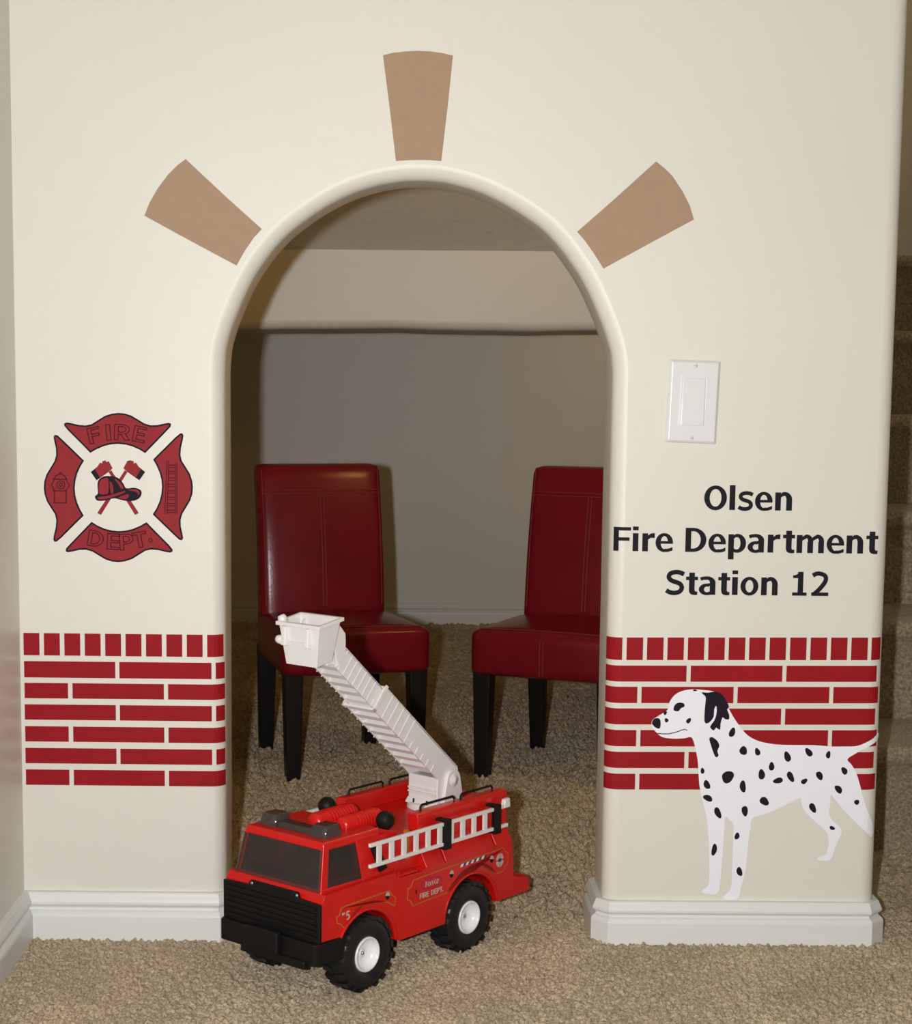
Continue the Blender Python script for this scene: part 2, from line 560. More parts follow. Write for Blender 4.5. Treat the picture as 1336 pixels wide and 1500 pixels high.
# ================================================================== SETTING
def grid_patch(x0, x1, y0, y1, step, amp):
    nx, ny = int(round((x1 - x0) / step)) + 1, int(round((y1 - y0) / step)) + 1
    h = rng.normal(size=(ny + 4, nx + 4))
    k = np.array([0.25, 0.5, 0.25])
    h = sum(k[i] * np.roll(h, i - 1, 0) for i in range(3))
    h = sum(k[i] * np.roll(h, i - 1, 1) for i in range(3))
    h = h[2:-2, 2:-2]
    h = np.clip(h / h.std(), -2.2, 2.2) * amp
    X, Y = np.meshgrid(np.linspace(x0, x1, nx), np.linspace(y0, y1, ny))
    X = X + rng.normal(size=X.shape) * step * 0.18
    Y = Y + rng.normal(size=X.shape) * step * 0.18
    v = np.stack([X, Y, h - amp * 0.4], -1).reshape(-1, 3)
    i = np.arange(ny - 1)[:, None] * nx + np.arange(nx - 1)[None, :]
    f = np.stack([i, i + 1, i + nx + 1, i + nx], -1).reshape(-1, 4)
    return v, f


def build_floor():
    vs, fs, o = [], [], 0
    for a in ((-0.522, 0.98, -0.62, -0.38, 0.006, 0.0027), (-0.522, 0.98, -0.382, 0.106, 0.0020, 0.0020), (-0.46, 0.56, 0.096, 1.92, 0.0029, 0.0045), (-0.75, -0.45, 0.10, 1.92, 0.01, 0.003), (-0.75, 0.56, 1.9, 3.25, 0.005, 0.0036),
              (0.556, 1.72, 0.10, 0.56, 0.0045, 0.0030), (0.98, 1.72, -0.62, 0.10, 0.008, 0.0030), (-0.522, 3.6, -7.0, -0.62, 0.04, 0.002), (1.72, 3.6, -0.62, 0.2, 0.04, 0.002), (0.556, 1.0, 2.1, 3.246, 0.02, 0.002)):
        v, f = grid_patch(*a)
        vs.append(v)
        fs.append(f + o)
        o += len(v)
    v, f = np.concatenate(vs), np.concatenate(fs)
    me = bpy.data.meshes.new('floor')
    me.vertices.add(len(v))
    me.vertices.foreach_set('co', v.ravel())
    me.loops.add(f.size)
    me.loops.foreach_set('vertex_index', f.ravel().astype(np.int32))
    me.polygons.add(len(f))
    me.polygons.foreach_set('loop_start', np.arange(0, f.size, 4, dtype=np.int32))
    me.materials.append(M['carpet'])
    me.update(calc_edges=True)
    me.shade_smooth()
    fo = bpy.data.objects.new('floor', me)
    COL.objects.link(fo)
    return struct(fo)


build_floor()

# arch edge measured on the wall, from the left spring to the right spring
ARCH = [(331, 545), (333.5, 505), (350, 455.6), (376, 401.7), (414, 352), (455, 318.6), (500, 291.6), (544.6, 274.8), (589.5, 266.5), (622, 265.8),
        (655, 269), (700, 281.5), (744.7, 303), (789.7, 333), (812, 354.5), (834.6, 383.7), (857, 419.7), (879.5, 471), (893, 511.7), (894.7, 545)]
arch = [wall_pt(px, py, 0.018) for px, py in ARCH]
arch[0], arch[-1] = (XL, arch[0][1]), (XR, arch[-1][1])
arch = catmull(arch, 5, closed=False)
arch = [(min(max(x, XL), XR), z) for x, z in arch]
arch = [p for i, p in enumerate(arch) if i == 0 or math.hypot(p[0] - arch[i - 1][0], p[1] - arch[i - 1][1]) > 2e-3]
path = [(XL, -0.02)] + [(XL, z) for z in (0.2, 0.4, 0.6)] + arch + [(XR, z) for z in (0.6, 0.4, 0.2)] + [(XR, -0.02)]


def build_front_wall():
    mb = MB()
    nrm = []
    for i, p in enumerate(path):
        a, b = path[max(i - 1, 0)], path[min(i + 1, len(path) - 1)]
        d = Vector((b[0] - a[0], b[1] - a[1])).normalized()
        nrm.append(Vector((-d.y, d.x)))          # away from the opening, into the wall
    prof = []
    K = 8
    for k in range(K + 1):
        t = math.pi / 2 * k / K
        prof.append((BR * (1 - math.sin(t)), BR * (1 - math.cos(t))))
    for k in range(K + 1):
        t = math.pi / 2 * k / K
        prof.append((BR * (1 - math.cos(t)), T - BR + BR * math.sin(t)))
    n = len(prof)
    v = []
    for p, q in zip(path, nrm):
        for o, y in prof: v.append((p[0] + q.x * o, y, p[1] + q.y * o))
    f = [(i * n + k, (i + 1) * n + k, (i + 1) * n + k + 1, i * n + k + 1) for i in range(len(path) - 1) for k in range(n - 1)]
    mb.add(v, f, True)
    for y in (0.0, T):                            # front and back faces, each one plane with the arch cut out
        rim = [(p[0] + q.x * BR, p[1] + q.y * BR) for p, q in zip(path, nrm)]
        xe = XE - BR if y == 0.0 else XE
        top = max(range(len(rim)), key=lambda i: rim[i][1])
        for i in range(len(rim) - 1):
            xo = XC - 0.02 if i < top else xe
            (xa, za), (xb, zb) = rim[i], rim[i + 1]
            mb.add([(xa, y, za), (xb, y, zb), (xo, y, zb), (xo, y, za)], [(0, 1, 2, 3)])
        zt = rim[top][1]
        mb.add([(XC - 0.02, y, zt), (rim[top][0], y, zt), (xe, y, zt), (xe, y, WALL_TOP), (XC - 0.02, y, WALL_TOP)], [(0, 1, 2, 3, 4)])
    v = []                                        # rounded free end
    for k in range(K + 1):
        t = math.pi / 2 * k / K
        for z in (-0.02, WALL_TOP): v.append((XE - BR + BR * math.sin(t), BR - BR * math.cos(t), z))
    mb.add(v, [(2 * k, 2 * k + 2, 2 * k + 3, 2 * k + 1) for k in range(K)], True)
    mb.add([(XE, BR, -0.02), (XE, T, -0.02), (XE, T, WALL_TOP), (XE, BR, WALL_TOP)], [(0, 1, 2, 3)])
    me = bpy.data.meshes.new('wall_front')
    me.from_pydata(mb.v, [], mb.f)
    for p, s in zip(me.polygons, mb.s): p.use_smooth = s
    me.materials.append(M['wall'])
    bm = bmesh.new()
    bm.from_mesh(me)
    for fc in bm.faces:                           # face outward: front -y, back +y, reveal towards the opening
        c = fc.calc_center_median()
        if abs(c.y) < 1e-5: want = Vector((0, -1, 0))
        elif abs(c.y - T) < 1e-5 and abs(fc.normal.y) > 0.99: want = Vector((0, 1, 0))
        elif c.x > XE - BR - 1e-4: want = Vector((1, -1, 0))
        else: want = Vector(((XL + XR) / 2 - c.x, (T / 2 - c.y) * -0.0 + (-0.15 if c.y < BR else (0.15 if c.y > T - BR else 0)), min(0.5, c.z) * 0.999 + 0.0 - c.z + (0.0)))
        if fc.normal.dot(want) < 0: fc.normal_flip()
    bm.to_mesh(me)
    bm.free()
    o = bpy.data.objects.new('wall_front', me)
    COL.objects.link(o)
    return struct(o)


build_front_wall()


def wallbox(name, x0, x1, y0, y1, z0, z1, m):
    return struct(MB().box(x0, x1, y0, y1, z0, z1).build(name, m))


wallbox('wall_left', CUB_L - 0.1, XC, -7.0, T, -0.02, WALL_TOP, M['wall'])
wallbox('wall_cubby_left', CUB_L - 0.1, CUB_L, T, BACK_Y + 0.1, -0.02, WALL_TOP, M['wall'])
wallbox('wall_back', CUB_L, 1.10, BACK_Y, BACK_Y + 0.1, -0.02, CUB_CEIL + 0.1, M['wall'])
wallbox('wall_stair_side', XE - T, XE, T, 2.2, -0.02, WALL_TOP, M['wall'])
wallbox('wall_cubby_right', 1.0, 1.1, 2.2, BACK_Y, -0.02, CUB_CEIL, M['wall'])
wallbox('wall_rear', XC - 0.1, 3.7, -7.1, -7.0, -0.02, WALL_TOP, M['wall'])
wallbox('wall_right', 3.6, 3.7, -7.0, 0.2, -0.02, WALL_TOP, M['wall'])
wallbox('wall_stair_right', 1.72, 1.82, 0.3, 2.2, -0.02, WALL_TOP, M['wall'])
wallbox('wall_front_right', 1.72, 3.6, 0.2, 0.3, -0.02, WALL_TOP, M['wall'])
wallbox('wall_stair_end', XE, 1.72, 2.1, 2.2, -0.02, WALL_TOP, M['wall'])
wallbox('ceiling', XC - 0.1, 3.7, -7.1, 2.3, WALL_TOP, WALL_TOP + 0.08, M['ceiling'])
wallbox('ceiling_cubby', CUB_L, 1.1, 1.655, BACK_Y, CUB_CEIL, CUB_CEIL + 0.06, M['ceiling'])
SLOPE = math.tan(R(28))                           # the underside of the stairs slopes down to the beam
ys, ye = T, 1.655
struct(MB().add([(CUB_L, ye, CUB_CEIL), (XE - T, ye, CUB_CEIL), (XE - T, ys, CUB_CEIL + (ye - ys) * SLOPE), (CUB_L, ys, CUB_CEIL + (ye - ys) * SLOPE),
                 (CUB_L, ye, CUB_CEIL + .06), (XE - T, ye, CUB_CEIL + .06), (XE - T, ys, CUB_CEIL + .06 + (ye - ys) * SLOPE), (CUB_L, ys, CUB_CEIL + .06 + (ye - ys) * SLOPE)],
                [(0, 1, 2, 3), (4, 5, 6, 7), (0, 1, 5, 4), (1, 2, 6, 5), (2, 3, 7, 6), (3, 0, 4, 7)]).build('ceiling_slope', M['ceiling']))


def build_beam():
    y0, y1, z0, z1 = 1.655, 1.99, 0.9025, CUB_CEIL
    r, K = 0.022, 6
    poly = [(y0, z1)]
    for k in range(K + 1):
        t = math.pi / 2 * k / K
        poly.append((y0 + r - r * math.cos(t), z0 + r - r * math.sin(t)))
    for k in range(K + 1):
        t = math.pi / 2 * k / K
        poly.append((y1 - r + r * math.sin(t), z0 + r - r * math.cos(t)))
    poly.append((y1, z1))
    xs = np.linspace(CUB_L, XE - T, 17)              # drywall edge runs very slightly wavy
    n = len(poly)
    v, f = [], []
    for i, x in enumerate(xs):
        dz = 0.0018 * math.sin(i * 0.9) + 0.0008 * math.sin(i * 2.3)
        for y, z in poly: v.append((x, y, z + (dz if z < z1 - 0.01 else 0)))
    for i in range(len(xs) - 1):
        for k in range(n - 1): f.append((i * n + k, (i + 1) * n + k, (i + 1) * n + k + 1, i * n + k + 1))
    return struct(MB().add(v, f, True).build('ceiling_beam', M['wall'], bevel=0))


bo = build_beam()
md = bo.modifiers.new('es', 'EDGE_SPLIT')
md.split_angle = R(40)

# ---- baseboards: moulded profile (out from wall, height) swept along a plan path
BB = [(0, -0.015), (0.0145, -0.015), (0.0145, 0.031), (0.0138, 0.0345), (0.0118, 0.0375), (0.0085, 0.0395), (0.0075, 0.0415), (0.0082, 0.0435), (0.0108, 0.0455),
      (0.0122, 0.0475), (0.0122, 0.0505), (0.0108, 0.0545), (0.0090, 0.0585), (0.0082, 0.0612), (0.0070, 0.0628), (0.0, 0.0632)]


def baseboard(name, plan, height=1.0, side=1):
    pts = [Vector(p) for p in plan]
    v, f = [], []
    n = len(BB)
    for i, p in enumerate(pts):
        d1 = (p - pts[i - 1]).normalized() if i else None
        d2 = (pts[i + 1] - p).normalized() if i < len(pts) - 1 else None
        n1 = Vector((d1.y, -d1.x)) * side if d1 else None
        n2 = Vector((d2.y, -d2.x)) * side if d2 else None
        if n1 is None: q = n2
        elif n2 is None: q = n1
        else:
            q = (n1 + n2).normalized()
            q = q / q.dot(n1)
        for o, z in BB: v.append((p.x + q.x * o, p.y + q.y * o, z * height))
    for i in range(len(pts) - 1):
        for k in range(n - 1): f.append((i * n + k, (i + 1) * n + k, (i + 1) * n + k + 1, i * n + k + 1))
    mb = MB().add(v, f)
    mb.add(v[:n], [tuple(range(n))])
    mb.add(v[-n:], [tuple(range(n))])
    o = mb.build(name, M['trim'])
    return struct(o)


ch = 0.0125
baseboard('baseboard_front', [(XC, 0), (XL - ch, 0), (XL, ch), (XL, T - ch), (XL - ch, T)], 1.04)
baseboard('baseboard_right', [(XR + ch, T), (XR, T - ch), (XR, ch), (XR + ch, 0), (XE - ch, 0), (XE, ch), (XE, 0.47)], 0.93)
baseboard('baseboard_left', [(XC, -7.0), (XC, 0)], 1.04)
baseboard('baseboard_back', [(CUB_L, BACK_Y), (1.0, BACK_Y)], 1.09)
baseboard('baseboard_cubby_left', [(CUB_L, T), (CUB_L, BACK_Y)], 1.09)
struct(MB().box(XE, 1.72, 2.088, 2.1, 1.08, 1.17).build('trim_1', M['trim'], bevel=0.003))   # skirting at the top of the stairs

# ---- staircase
ST_Y, RUN, RISE = 0.49, 0.235, 0.18
stair = empty('staircase', (1.19, ST_Y, 0))
tag(stair, 'beige carpeted staircase rising behind the right end of the wall', 'staircase')
for i in range(6):
    y0, y1 = ST_Y + i * RUN, (ST_Y + (i + 1) * RUN + 0.02 if i < 5 else 2.094)
    z0, z1 = (i * RISE - (0.02 if i == 0 else 0.0)), (i + 1) * RISE
    r = 0.016
    prof = [(y0, z0), (y0, z1 - 0.05), (y0 - 0.006, z1 - 0.042)]
    for k in range(7):
        t = math.pi * k / 6
        prof.append((y0 - 0.012 - r * math.sin(t) * 0.9, z1 - r - r * math.cos(t)))
    prof += [(y1, z1), (y1, z0)]
    nx = 2
    mb = MB()
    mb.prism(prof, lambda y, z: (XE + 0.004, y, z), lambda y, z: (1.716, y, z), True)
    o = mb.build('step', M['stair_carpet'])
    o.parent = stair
    o.matrix_parent_inverse = stair.matrix_basis.inverted()
    md = o.modifiers.new('es', 'EDGE_SPLIT')
    md.split_angle = R(50)


# ---- unseen lamps, room and alcove added as fill: glass globe on a metal cup
def ceiling_lamp(loc, rad, label):
    t = empty('ceiling_lamp', loc)
    tag(t, label, 'lamp')
    c = MB().lathe([(0.0, 0), (rad * 0.7, 0), (rad * 0.7, -0.02), (rad * 0.5, -0.03), (0.0, -0.03)], (0, 0, 0), (0, 0, 1), 24).build('cup', M['chrome'], t)
    return t


ceiling_lamp((1.1, -1.6, WALL_TOP - 0.001), 0.10, 'metal cup added above the warm fill light in the front room')
ceiling_lamp((1.25, 1.3, WALL_TOP - 0.001), 0.08, 'metal cup of the warm ceiling lamp over the stairs')
ceiling_lamp((0.80, 2.66, CUB_CEIL - 0.001), 0.05, 'small metal cup added above the warm fill light in the playroom alcove')
wlamp = empty('wall_lamp', (XE - T, 0.62, 1.22))
tag(wlamp, 'small metal wall lamp on the inner side wall of the playroom', 'lamp')
MB().box(-0.012, 0.0, -0.03, 0.03, -0.05, 0.05).build('back_plate', M['chrome'], wlamp, bevel=0.003)
MB().tube([(-0.01, 0, 0.0), (-0.05, 0, 0.01), (-0.065, 0, -0.01)], 0.005, 8).build('arm', M['chrome'], wlamp)
MB().lathe([(0.008, 0.0), (0.012, -0.01), (0.03, -0.035), (0.034, -0.038)], (-0.065, 0, -0.005), (0, 0, 1), 20).build('shade', M['chrome'], wlamp)

# ================================================================== WALL DECALS
# ---- three keystones
KEYS = [([(561, 81), (575, 77.5), (594, 75.3), (612, 74.5), (630, 75.3), (648, 77.8), (663.5, 81.5), (657, 145), (646.5, 236), (630, 234.6), (612, 234.3), (596, 234.8), (580, 236), (571, 160)],
         'tan keystone sticker above the crown of the arch'),
        ([(272, 233), (328, 285.5), (383.5, 335.5), (372, 348), (359, 367), (346.5, 389), (280, 353.5), (211.5, 316), (219, 297), (231, 276), (246, 256), (260, 242)],
         'tan wedge-shaped sticker at the upper left of the arch'),
        ([(961, 236.5), (903, 289), (845.5, 339.5), (857, 353), (869, 370), (884, 393.5), (950, 357.5), (1016.5, 321.5), (1010, 300), (999, 279), (985, 258), (973, 246)],
         'tan wedge-shaped sticker at the upper right of the arch')]
for pts, lab in KEYS:
    k = decal('keystone_sticker', [wall_pt(*p) for p in pts], M['tan_vinyl'])
    tag(k, lab, 'sticker', 'keystone stickers around the arch')


# ---- brick courses (each brick its own vinyl piece)
def brick_panel(pier, label, courses):
    root = empty('brick_border', (wall_pt(180 if pier == 'left' else 1090, 1040)[0], 0, wall_pt(180, 1150)[1]))
    tag(root, label, 'brick border', 'red brick borders on the wall')
    inv = root.matrix_basis.inverted()
    for y0, y1, slope, bricks in courses:
        for a, b in bricks:
            q = []
            xm = 180 if pier == 'left' else 1090
            s0, zt0 = px_to_s(a, y0 + slope * (a - xm), pier)
            s1, zt1 = px_to_s(b, y0 + slope * (b - xm), pier)
            zb0, zb1 = px_to_s(a, y1 + slope * (a - xm), pier)[1], px_to_s(b, y1 + slope * (b - xm), pier)[1]
            # verticals are plumb on the wall: use one s for each edge
            s0 = px_to_s(a, (y0 + y1) / 2, pier)[0]
            s1 = px_to_s(b, (y0 + y1) / 2, pier)[0]
            o = decal('brick', [(s0, zb0), (s1, zb1), (s1, zt1), (s0, zt0)], M['brick_vinyl'], None, 0.0, 0.0005, pier)
            o.parent = root
            o.matrix_parent_inverse = inv
    return root


rowsL = [(928.6, 961.2), (969.7, 993.6), (1001.5, 1024), (1033, 1055.4), (1065, 1087.3), (1096.8, 1119.2), (1128.3, 1150.8)]
shiftL = [0, 0.4, 0.9, 1.4, 1.9, 2.4, 2.9]
coursesL = [(rowsL[0][0], rowsL[0][1], 0.0105, [(34.6 + 29.88 * k, min(34.6 + 29.88 * k + 23.2, 326)) for k in range(10)])]
for j in range(1, 7):
    d = shiftL[j]
    if j % 2 == 1: br = [(35.0 + d, 168.5 + d * .9), (174.6 + d * .8, 309.6 + d * .5), (315.6 + d * .5, 327.3 + d * .4)]
    else: br = [(35.2 + d, 98.8 + d), (105.4 + d, 239.4 + d * .7), (245.6 + d * .7, 327.4 + d * .5)]
    coursesL.append((rowsL[j][0], rowsL[j][1], 0.0098, br))
brick_panel('left', 'red vinyl brick border on the pier left of the arch', coursesL)

rowsR = [(933.9, 966.9), (975.2, 998.6), (1006.2, 1030), (1038, 1061.4), (1069.6, 1093.4), (1101.6, 1125.2), (1133.6, 1156.6)]
xsR = [(890.0, 911.5)] + [(917.9 + 29.92 * k, 917.9 + 29.92 * k + 24) for k in range(12)] + [(1276.6, 1291.2)]
coursesR = [(rowsR[0][0], rowsR[0][1], 0.0005, xsR)]
for j in range(1, 7):
    d = -1.0 * (j - 1)                 # walls lean in with distance down the photograph
    if j % 2 == 1: br = [(889.3 + d * .9, 1005.6 + d * .8), (1011.7 + d * .8, 1146 + d), (1152 + d, 1284.6 + d * 1.1)]
    else: br = [(888.6 + d * .9, 934.3 + d * .8), (940.4 + d * .8, 1075.4 + d), (1081.4 + d, 1215.7 + d), (1221.6 + d, 1288.5 + d * 1.1)]
    coursesR.append((rowsR[j][0], rowsR[j][1], 0.0012, br))
brick_panel('right', 'red vinyl brick border behind the spotted dog, right of the arch', coursesR)

# ---- dalmatian
dog = empty('dalmatian_decal', (wall_pt(1100, 1320)[0], 0, wall_pt(1060, 1316)[1]))
tag(dog, 'life-like white dalmatian dog sticker with black spots, standing and facing left', 'dog sticker')
dog_inv = dog.matrix_basis.inverted()


def dpt(a, b):
    return px_to_s(860 + a / 2.807, 980 + b / 2.807, 'right')


def dog_piece(name, pts, m, base, sm=3, th=0.0004):
    poly = catmull(pts, sm) if sm > 1 else pts
    o = decal(name, [dpt(*p) for p in poly], m, None, base, th, 'right')
    o.parent = dog
    o.matrix_parent_inverse = dog_inv
    return o


BODY = [(265, 222), (272, 206), (300, 188), (330, 168), (338, 138), (352, 115), (372, 98), (402, 87), (440, 83), (478, 86), (520, 92), (556, 112), (580, 158), (602, 198),
        (630, 238), (660, 272), (700, 294), (750, 306), (800, 311), (870, 312), (940, 313), (1000, 318), (1060, 318), (1110, 316), (1150, 300), (1180, 284), (1200, 268), (1206, 276), (1196, 296),
        (1150, 322), (1100, 349), (1070, 371), (1086, 392), (1106, 426), (1121, 475), (1134, 525), (1148, 570), (1166, 615), (1176, 640), (1176, 690), (1160, 684), (1136, 660), (1098, 625), (1060, 585),
        (1026, 545), (1002, 516), (1000, 556), (994, 592), (1010, 624), (1038, 648), (1046, 672), (1032, 706), (1016, 742), (1006, 774), (988, 787), (952, 786), (949, 776), (982, 762), (990, 736), (994, 702),
        (984, 670), (960, 645), (930, 620), (900, 590), (881, 556), (878, 530), (850, 541), (800, 566), (740, 592), (680, 612), (672, 650), (665, 700), (658, 762), (651, 830), (641, 870), (632, 902), (628, 926),
        (614, 944), (576, 947), (559, 939), (570, 926), (588, 906), (595, 870), (597, 800), (600, 730), (602, 660), (600, 634), (586, 621), (568, 606), (565, 650), (560, 720), (555, 790), (550, 850), (545, 890),
        (540, 914), (524, 925), (482, 921), (472, 912), (484, 901), (498, 890), (503, 850), (502, 780), (500, 700), (495, 640), (489, 598), (480, 560), (470, 520), (462, 480), (458, 430), (455, 380), (448, 340),
        (440, 306), (428, 280), (400, 284), (360, 286), (320, 282), (301, 275), (288, 263), (275, 250), (268, 238)]
dog_piece('body', BODY, M['white_vinyl'], 0.0006)
NAVY = M['navy_vinyl']
dog_piece('nose', [(266, 222), (273, 206), (286, 201), (299, 206), (302, 225), (298, 243), (285, 242), (273, 233)], NAVY, 0.0010)
dog_piece('eye_patch', [(355, 166), (360, 148), (375, 138), (396, 140), (400, 153), (386, 160), (376, 172), (362, 172)], NAVY, 0.0010)
dog_piece('ear', [(469, 95), (496, 97), (530, 92), (555, 105), (572, 130), (583, 155), (575, 165), (583, 186), (583, 206), (566, 205), (556, 198), (548, 225), (546, 250), (530, 240), (520, 252), (505, 238),
                  (520, 215), (529, 195), (533, 170), (530, 150), (522, 165), (520, 195), (506, 215), (492, 223), (482, 215), (483, 170), (487, 130), (486, 112)], NAVY, 0.0010, 2)
dog_piece('mouth_line', stroke([(290, 264), (310, 266), (335, 266), (365, 259), (390, 250), (403, 247), (411, 252)], 3.2), NAVY, 0.0010, 1)
SPOTS = [(321, 180, 6, 9, 20), (326, 210, 7.5, 9, 0), (417, 212, 13, 8, -45), (443, 87, 8, 3.5, 0), (596, 260, 12, 20, 15), (642, 335, 15, 19, -20), (700, 340, 10.5, 16, -10), (823, 360, 13, 22, -25),
         (911, 342, 12, 20, -30), (991, 352, 9, 16, 5), (758, 400, 11, 18, 10), (717, 433, 13, 22, 5), (785, 458, 20, 12, -8), (836, 442, 13, 22, -25), (892, 461, 14, 10, -40), (955, 438, 12, 20, -25),
         (578, 443, 28, 22, -32), (640, 482, 13, 24, 0), (474, 418, 8, 12, -10), (492, 475, 12, 20, -30), (496, 530, 21, 12, 18), (728, 543, 20, 16, 25), (537, 590, 13, 23, -22), (648, 583, 12, 23, -5),
         (1033, 494, 12, 20, -32), (1057, 418, 11, 17, -20), (1108, 547, 10, 11, 0), (927, 570, 13, 20, -25), (1007, 653, 11, 8, 20), (616, 686, 10, 14, 10), (522, 742, 11, 24, 8), (626, 832, 11, 20, -20)]
for sp in SPOTS:
    dog_piece('spot', blob(*sp), NAVY, 0.0010, 1)
dog_piece('spot', [(502, 285), (515, 280), (535, 295), (543, 316), (535, 336), (540, 355), (528, 361), (516, 335), (508, 310)], NAVY, 0.0010)

# ---- fire department emblem (Maltese cross)
em = empty('fire_emblem', (*wall_pt(173, 822), 0))
em.location = (wall_pt(173, 822)[0], 0, wall_pt(173, 822)[1])
tag(em, 'red fire department cross emblem sticker with helmet and crossed axes', 'emblem sticker')
em_inv = em.matrix_basis.inverted()
ECX, ECY = 662, 512


def em_piece(name, pts, m, base, parent=None, th=0.0003):
    o = decal(name, [wall_pt(a / 3.817, 580 + b / 3.817) for a, b in pts], m, None, base, th)
    if parent is None:
        o.parent = em
        o.matrix_parent_inverse = em_inv
    else:
        o.parent = parent
        o.matrix_parent_inverse = (em.matrix_basis).inverted()
    return o


LOBE = [(359, 166), (359, 154), (372, 148), (398, 152), (440, 162), (480, 165), (512, 158), (545, 137), (585, 112), (625, 99), (660, 95), (698, 98), (735, 110), (775, 134), (808, 154), (842, 164), (880, 163), (920, 154),
        (944, 150), (957, 156), (954, 172), (930, 198), (880, 250), (812, 320), (780, 300), (740, 282), (700, 272), (660, 268), (620, 271), (580, 281), (540, 298), (505, 318), (440, 252), (380, 192)]


def rot_about(pts, deg):
    a = R(deg)
    return [(ECX + (x - ECX) * math.cos(a) - (y - ECY) * math.sin(a), ECY + (x - ECX) * math.sin(a) + (y - ECY) * math.cos(a)) for x, y in pts]


lobes = []
for deg in (0, 90, 180, 270):
    o = em_piece('arm_border', rot_about(LOBE, deg), M['navy_vinyl'], 0.0)
    em_piece('arm', inset(rot_about(LOBE, deg), 9.5), M['emblem_red'], 0.0003)


def em_letter(chs, cx, cy, rot, h):
    a, wd = R(rot), GW[chs] * 1.14

    def fn(x, y, d):
        gx, gy = (x - wd / 2) * h, -(y - 0.5) * h
        X, Z = wall_pt((cx + gx * math.cos(a) - gy * math.sin(a)) / 3.817, 580 + (cy + gx * math.sin(a) + gy * math.cos(a)) / 3.817)
        return (X, -d, Z)
    for name, g, m, base in (('letter_outline', -0.035, M['emblem_line'], 0.0006), ('letter', 0.035, M['emblem_red'], 0.0008)):
        o = letter(name, chs, wd, fn, m, None, 0.0002, g, base)
        o.parent = em
        o.matrix_parent_inverse = em_inv


for chs, cx, cy, rot in (('F', 527, 219, -13), ('I', 606, 204, -5), ('R', 682, 203, 2), ('E', 780, 214, 11), ('D', 536, 798, 10), ('E', 634, 814, 4), ('P', 708, 816, -3), ('T', 782, 804, -10)):
    em_letter(chs, cx, cy, rot, 86)
em_piece('full_stop', blob(842, 806, 12, 12, 0, 16, 0), M['emblem_line'], 0.0006)
em_piece('full_stop', blob(842, 806, 7, 7, 0, 16, 0), M['emblem_red'], 0.0009)
LN = M['emblem_line']
for pts in ([(300, 530), (300, 516), (287, 497), (300, 478), (300, 465)], [(372, 465), (374, 480), (390, 500), (374, 520), (372, 530)], [(298, 465), (374, 465)], [(298, 530), (374, 530)],
            [(303, 465), (312, 446), (338, 436), (362, 446), (372, 465)], [(330, 437), (332, 428), (344, 428), (346, 437)],
            [(306, 530), (304, 596)], [(370, 530), (370, 596)], [(300, 598), (374, 598)]):
    em_piece('hydrant_line', stroke(pts, 5.5), LN, 0.0006)
for r in (9, 22):
    for t0 in (0, math.pi):
        ring = [(340 + r * math.cos(t), 496 + r * math.sin(t)) for t in np.linspace(t0, t0 + math.pi, 12)]
        em_piece('hydrant_line', stroke(ring, 5), LN, 0.0007 if t0 else 0.0006)
for pts in ([(934, 362), (922, 660)], [(944, 362), (934, 660)], [(980, 375), (980, 660)], [(990, 375), (990, 660)]):
    em_piece('ladder_line', stroke(pts, 4), LN, 0.0006)
for k in range(8):
    y = 385 + k * 36
    em_piece('ladder_line', stroke([(944 - k * 1.4, y), (980, y + 2)], 5), LN, 0.0006)
    em_piece('ladder_line', stroke([(944 - k * 1.4, y + 13), (980, y + 15)], 4), LN, 0.0006)
RD = M['emblem_red']
for mirror in (False, True):
    mx = (lambda p: (ECX * 2 - 4 - p[0], p[1])) if mirror else (lambda p: p)
    em_piece('axe_handle', [mx(p) for p in ((607, 425), (622, 415), (776, 655), (755, 665))], RD, 0.0)
    em_piece('axe_head', [mx(p) for p in ((560, 372), (572, 378), (572, 365), (590, 360), (596, 370), (608, 364), (630, 405), (598, 432), (555, 462), (540, 470), (508, 425), (545, 395))], RD, 0.0003)
    em_piece('axe_blade', [mx(p) for p in ((508, 425), (530, 408), (560, 458), (540, 471))], M['navy_vinyl'], 0.0006)
em_piece('helmet', catmull([(532, 560), (548, 545), (546, 500), (552, 470), (580, 450), (620, 448), (660, 458), (690, 490), (706, 516), (750, 513), (785, 525), (792, 548), (775, 575), (735, 588), (690, 584), (640, 572), (600, 582), (560, 587), (538, 580)], 3), M['navy_vinyl'], 0.0007)
for pts in ([(556, 545), (554, 500), (562, 472), (590, 458), (607, 466), (607, 540), (585, 550)], [(615, 478), (632, 500), (634, 545), (620, 540)], [(640, 462), (668, 478), (692, 512), (680, 520), (664, 495)],
            [(545, 566), (590, 560), (640, 548), (700, 530), (690, 545), (640, 562), (600, 574), (556, 578)], [(660, 570), (700, 552), (722, 552), (716, 572), (700, 577)], [(716, 525), (755, 521), (780, 534), (776, 556), (768, 540), (745, 532)]):
    em_piece('helmet_panel', catmull(pts, 2), RD, 0.0010)

